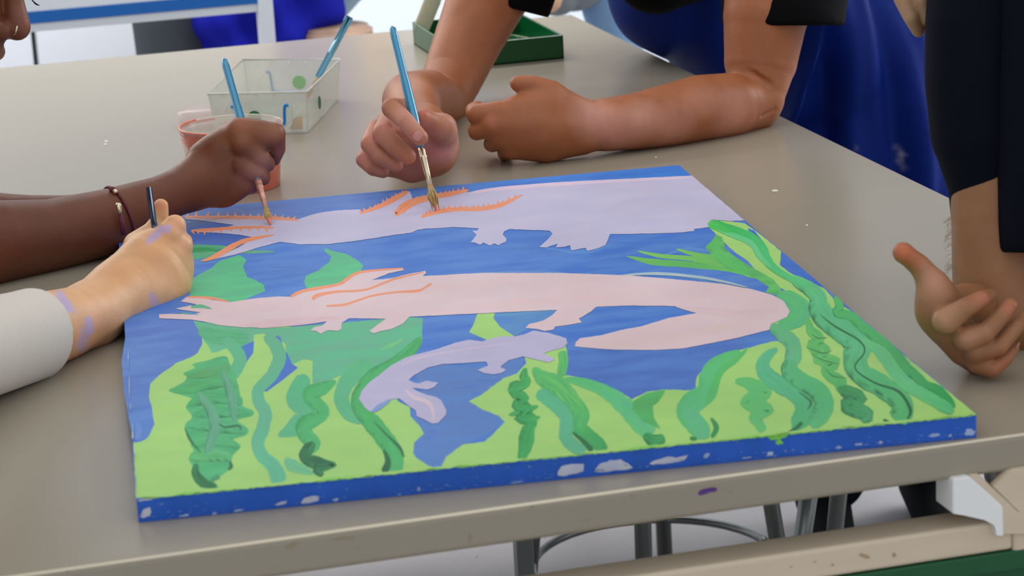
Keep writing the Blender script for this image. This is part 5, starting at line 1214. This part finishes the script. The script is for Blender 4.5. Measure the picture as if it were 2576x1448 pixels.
tdn = [(ony(u, v, y), r, c, s) for u, v, y, r, c, s in ((2270, 632, .09, .012, (206, 110, 76), .8), (2300, 655, .09, .014, (180, 96, 62), .5), (2470, 750, .055, .012, (196, 116, 92), .5), (2543, 770, .06, .010, (196, 116, 92), .5), (2440, 860, .045, .016, (206, 148, 122), .5), (2375, 800, .05, .016, (210, 160, 128), .4), (2350, 700, .08, .016, (206, 150, 126), .5), (2530, 920, .05, .016, (190, 110, 80), .5), (2300, 20, .24, .03, (196, 158, 128), .6))]
bo = flesh_many('body', [rd, hd, hu, td], SD, m_skin, pd, tdn)
nail(2549, 768, .0645, 14, -16, 17, 20, bo, m_nail_dark); nail(2560, 868, .058, 10, -18, 7, 18, bo, m_nail_dark)
eyes(gd, Rd, 1, pd); hair_cap(gd, Rd, 1, (44, 34, 28), pd)
NV = (9, 12, 24)
sd = Body(.0032)
sd.px([(2478, -120, .215, 140), (2462, 60, .20, 139), (2462, 200, .195, 141), (2474, 330, .19, 140), (2492, 470, .182, 112), (2500, 600, .175, 108)], .01)
a1_ = ony(2392, 552, .175); a2_ = ony(2440, 584, .175)
nd = np.cross(ony(2620, 590, .175) - ony(2400, 572, .175), a1_ - CAM); nd /= np.linalg.norm(nd); nd = nd if nd[2] < 0 else -nd
sd.cut(ony(2450, 580, .175), nd, .003)
sd2 = Body(.0035)
sd2.px([(2640, -100, .16, 130), (2632, 250, .145, 130), (2630, 700, .135, 133)], .01)
nd2 = np.cross(ony(2700, 636, .14) - ony(2500, 632, .14), ony(2500, 632, .14) - CAM); nd2 /= np.linalg.norm(nd2); nd2 = nd2 if nd2[2] < 0 else -nd2
sd2.cut(ony(2540, 635, .14), nd2, .003)
sd3 = Body(.006); sd3.chain([(np.array([.98, .12, 1.03]), .072), (np.array([1.16, .2, 1.07]), .09), (np.array([1.12, .42, 1.03]), .07)], .03)
sd3.chain([(np.array([1.19, .2, 1.0]), .14), (np.array([1.25, .2, .52]), .15)], .03); sd3.chain([(np.array([.98, .12, 1.03]), .065), (ony(2478, -120, .215), .05)], .02)
flesh_many('shirt', [sd, sd2, sd3], NV, m_cloth, pd)
rg = random.Random(4); L_ = []
for i in range(70):
    v = rg.uniform(540, 680); u = 2392 - (0 if v > 560 else (560 - v) * .1); l = rg.uniform(6, 20); y = .165 + rg.uniform(-.01, .01)
    L_.append((catmull([ony(u + 4, v, y), ony(u - l * .5, v + rg.uniform(0, 8), y), ony(u - l, v + rg.uniform(6, 22), y)], 3), [.00012] * 6 + [.00005]))
o = tubes('arm_hair', L_, mat('body_hair', (150, 128, 104), .6), pd, 3); o['kind'] = 'stuff'

def seated(parent, x, y, dx, col, name='trousers'):
    q = Body(.007)
    for k in (-.10, .10):
        q.chain([(np.array([x, y + k, .52]), .095), (np.array([x + dx * .36, y + k * 1.3, .53]), .068), (np.array([x + dx * .36, y + k * 1.3, .10]), .048)], .03)
    q.chain([(np.array([x, y - .06, .56]), .12), (np.array([x, y + .06, .56]), .12)], .03)
    flesh(name, q, col, m_cloth, parent)
    for k in (-.13, .13):
        f_ = Body(.005); f_.chain([(np.array([x + dx * .35, y + k, .05]), .042), (np.array([x + dx * .50, y + k, .034]), .032)], .02); flesh('shoe', f_, (36, 34, 34), m_cloth, parent)
seated(pa, -.70, .86, 1, (34, 40, 58)); seated(pb, -.66, .26, 1, (52, 58, 76)); seated(pd, 1.26, .2, -1, (24, 28, 40))
stool(-.70, .86, .4, .19, .43, 'stool under the dark-skinned person at the left side of the table')
stool(-.66, .26, .2, .19, .43, 'stool under the person in the cream top')
stool(1.27, .2, .3, .19, .43, 'stool under the person in the navy shirt')

# ---- people behind the table
pf = empty('person', (.55, 3.1, 0), 'seated person in a royal blue apron and grey trousers behind the white cart', 'person')
f1 = Body(.008); Of = ony(640, -900, 3.1); Rf = rot_from((-.3, -.9, -.3)); gf = head_parts(f1, Of, Rf)
f1.chain([(gf(-.02, 0, -.06), .055), (ony(650, -650, 3.1), .07), (ony(640, -300, 3.15), .13), (ony(640, -20, 3.2), .14)], .03)
f1.chain([(ony(400, -560, 3.1), .05), (ony(360, -250, 3.0), .04), (ony(520, -120, 2.92), .035)], .02); f1.chain([(ony(880, -560, 3.1), .05), (ony(930, -250, 3.05), .04), (ony(760, -100, 2.92), .035)], .02)
flesh_many('body', [f1], (198, 150, 120), m_skin, pf)
eyes(gf, Rf, 1, pf); hair_cap(gf, Rf, 1, (60, 44, 34), pf)
f2 = Body(.007); f2.px([(470, -20, 3.15, 110), (440, 40, 3.1, 104), (450, 180, 3.1, 96), (460, 500, 3.1, 80)], .03); f2.px([(800, -20, 3.2, 60), (640, 200, 3.15, 90), (640, 500, 3.15, 80)], .03)
flesh('trousers', f2, (74, 78, 84), m_cloth, pf)
f3 = Body(.007); f3.px([(650, -420, 3.1, 190), (640, -150, 3.12, 205), (650, 0, 3.1, 190), (600, 60, 3.06, 130), (560, 130, 3.05, 80)], .05); f3.px([(760, -40, 3.1, 95), (730, 60, 3.05, 62)], .05)
def ff_(V, N): return V + N * (.012 * np.sin(V[:, 0] * 55 + V[:, 2] * 30) + .008 * np.sin(V[:, 0] * 24 - V[:, 2] * 62))[:, None]
flesh('apron', f3, (30, 36, 168), m_cloth, pf, (), ff_)
f4 = Body(.007); f4.px([(880, -420, 3.1, 85), (905, -200, 3.1, 72), (868, -50, 3.12, 62), (805, 55, 3.12, 40)], .03); f4.px([(420, -420, 3.1, 85), (370, -260, 3.05, 70)], .03)
flesh('shirt', f4, (176, 200, 214), m_cloth, pf)
pg = empty('person', (1.25, 3.0, 0), 'person in light blue jeans standing behind the far right corner of the table', 'person')
g1 = Body(.008); Og = ony(1450, -1100, 3.05); Rg = rot_from((-.1, -1, -.2)); gg = head_parts(g1, Og, Rg)
g1.chain([(gg(-.02, 0, -.06), .055), (ony(1450, -850, 3.05), .07), (ony(1450, -500, 3.08), .13), (ony(1460, -200, 3.1), .13)], .03)
g1.chain([(ony(1300, -760, 3.05), .05), (ony(1270, -420, 3.05), .04), (ony(1370, -20, 3.0), .03)], .02); g1.chain([(ony(1610, -760, 3.05), .05), (ony(1660, -420, 3.05), .04), (ony(1640, -150, 3.0), .03)], .02)
g1.chain([(ony(1370, -20, 3.0), .028), (ony(1378, -4, 2.99), .03)], .01)
flesh_many('body', [g1], (206, 164, 134), m_skin, pg); eyes(gg, Rg, 1, pg); hair_cap(gg, Rg, 1, (50, 38, 32), pg)
g2 = Body(.007); g2.px([(1520, -150, 3.12, 110), (1530, -20, 3.1, 78), (1552, 100, 3.1, 64), (1575, 500, 3.1, 58)], .03)
flesh('jeans', g2, (128, 162, 200), m_cloth, pg)
g3 = Body(.007); g3.px([(1450, -600, 3.08, 190), (1450, -250, 3.1, 180), (1440, -70, 3.08, 98), (1400, -22, 3.05, 62)], .04)
flesh('grey_top', g3, (128, 134, 140), m_cloth, pg)

# ------------------------------------------------------------------ brushes in hand and in the box
brush(onz(1097, 528, CT + .0015), ony(986, 66, .895), 'blue-handled brush with splayed bristles in the pale hand at the centre', m_handle, flare=True, L_br=.027, L_fe=.044, r=.0042)
brush(onz(680, 564, CT + .0015), ony(563, 147, .945), 'blue-handled brush tipped with coral paint, held in the dark-skinned hand', m_handle, L_br=.020, L_fe=.036, r=.0042, ferr=mat('painted_ferrule', (206, 150, 130), .35, metal=.4, noise=.35, nscale=120))
brush(onz(415, 745, CT + .0015), ony(375, 476, .598), 'dark blue-handled brush standing upright in the fair hand at the left', m_handle_dark, L_br=.012, L_fe=.018, r=.0024)
brush(onz(770, 250, TZ + .006), ony(853, 94, 1.50), 'light blue brush handle leaning out of the clear organiser box', m_handle_pale, L_br=.02, L_fe=.03, r=.0042)
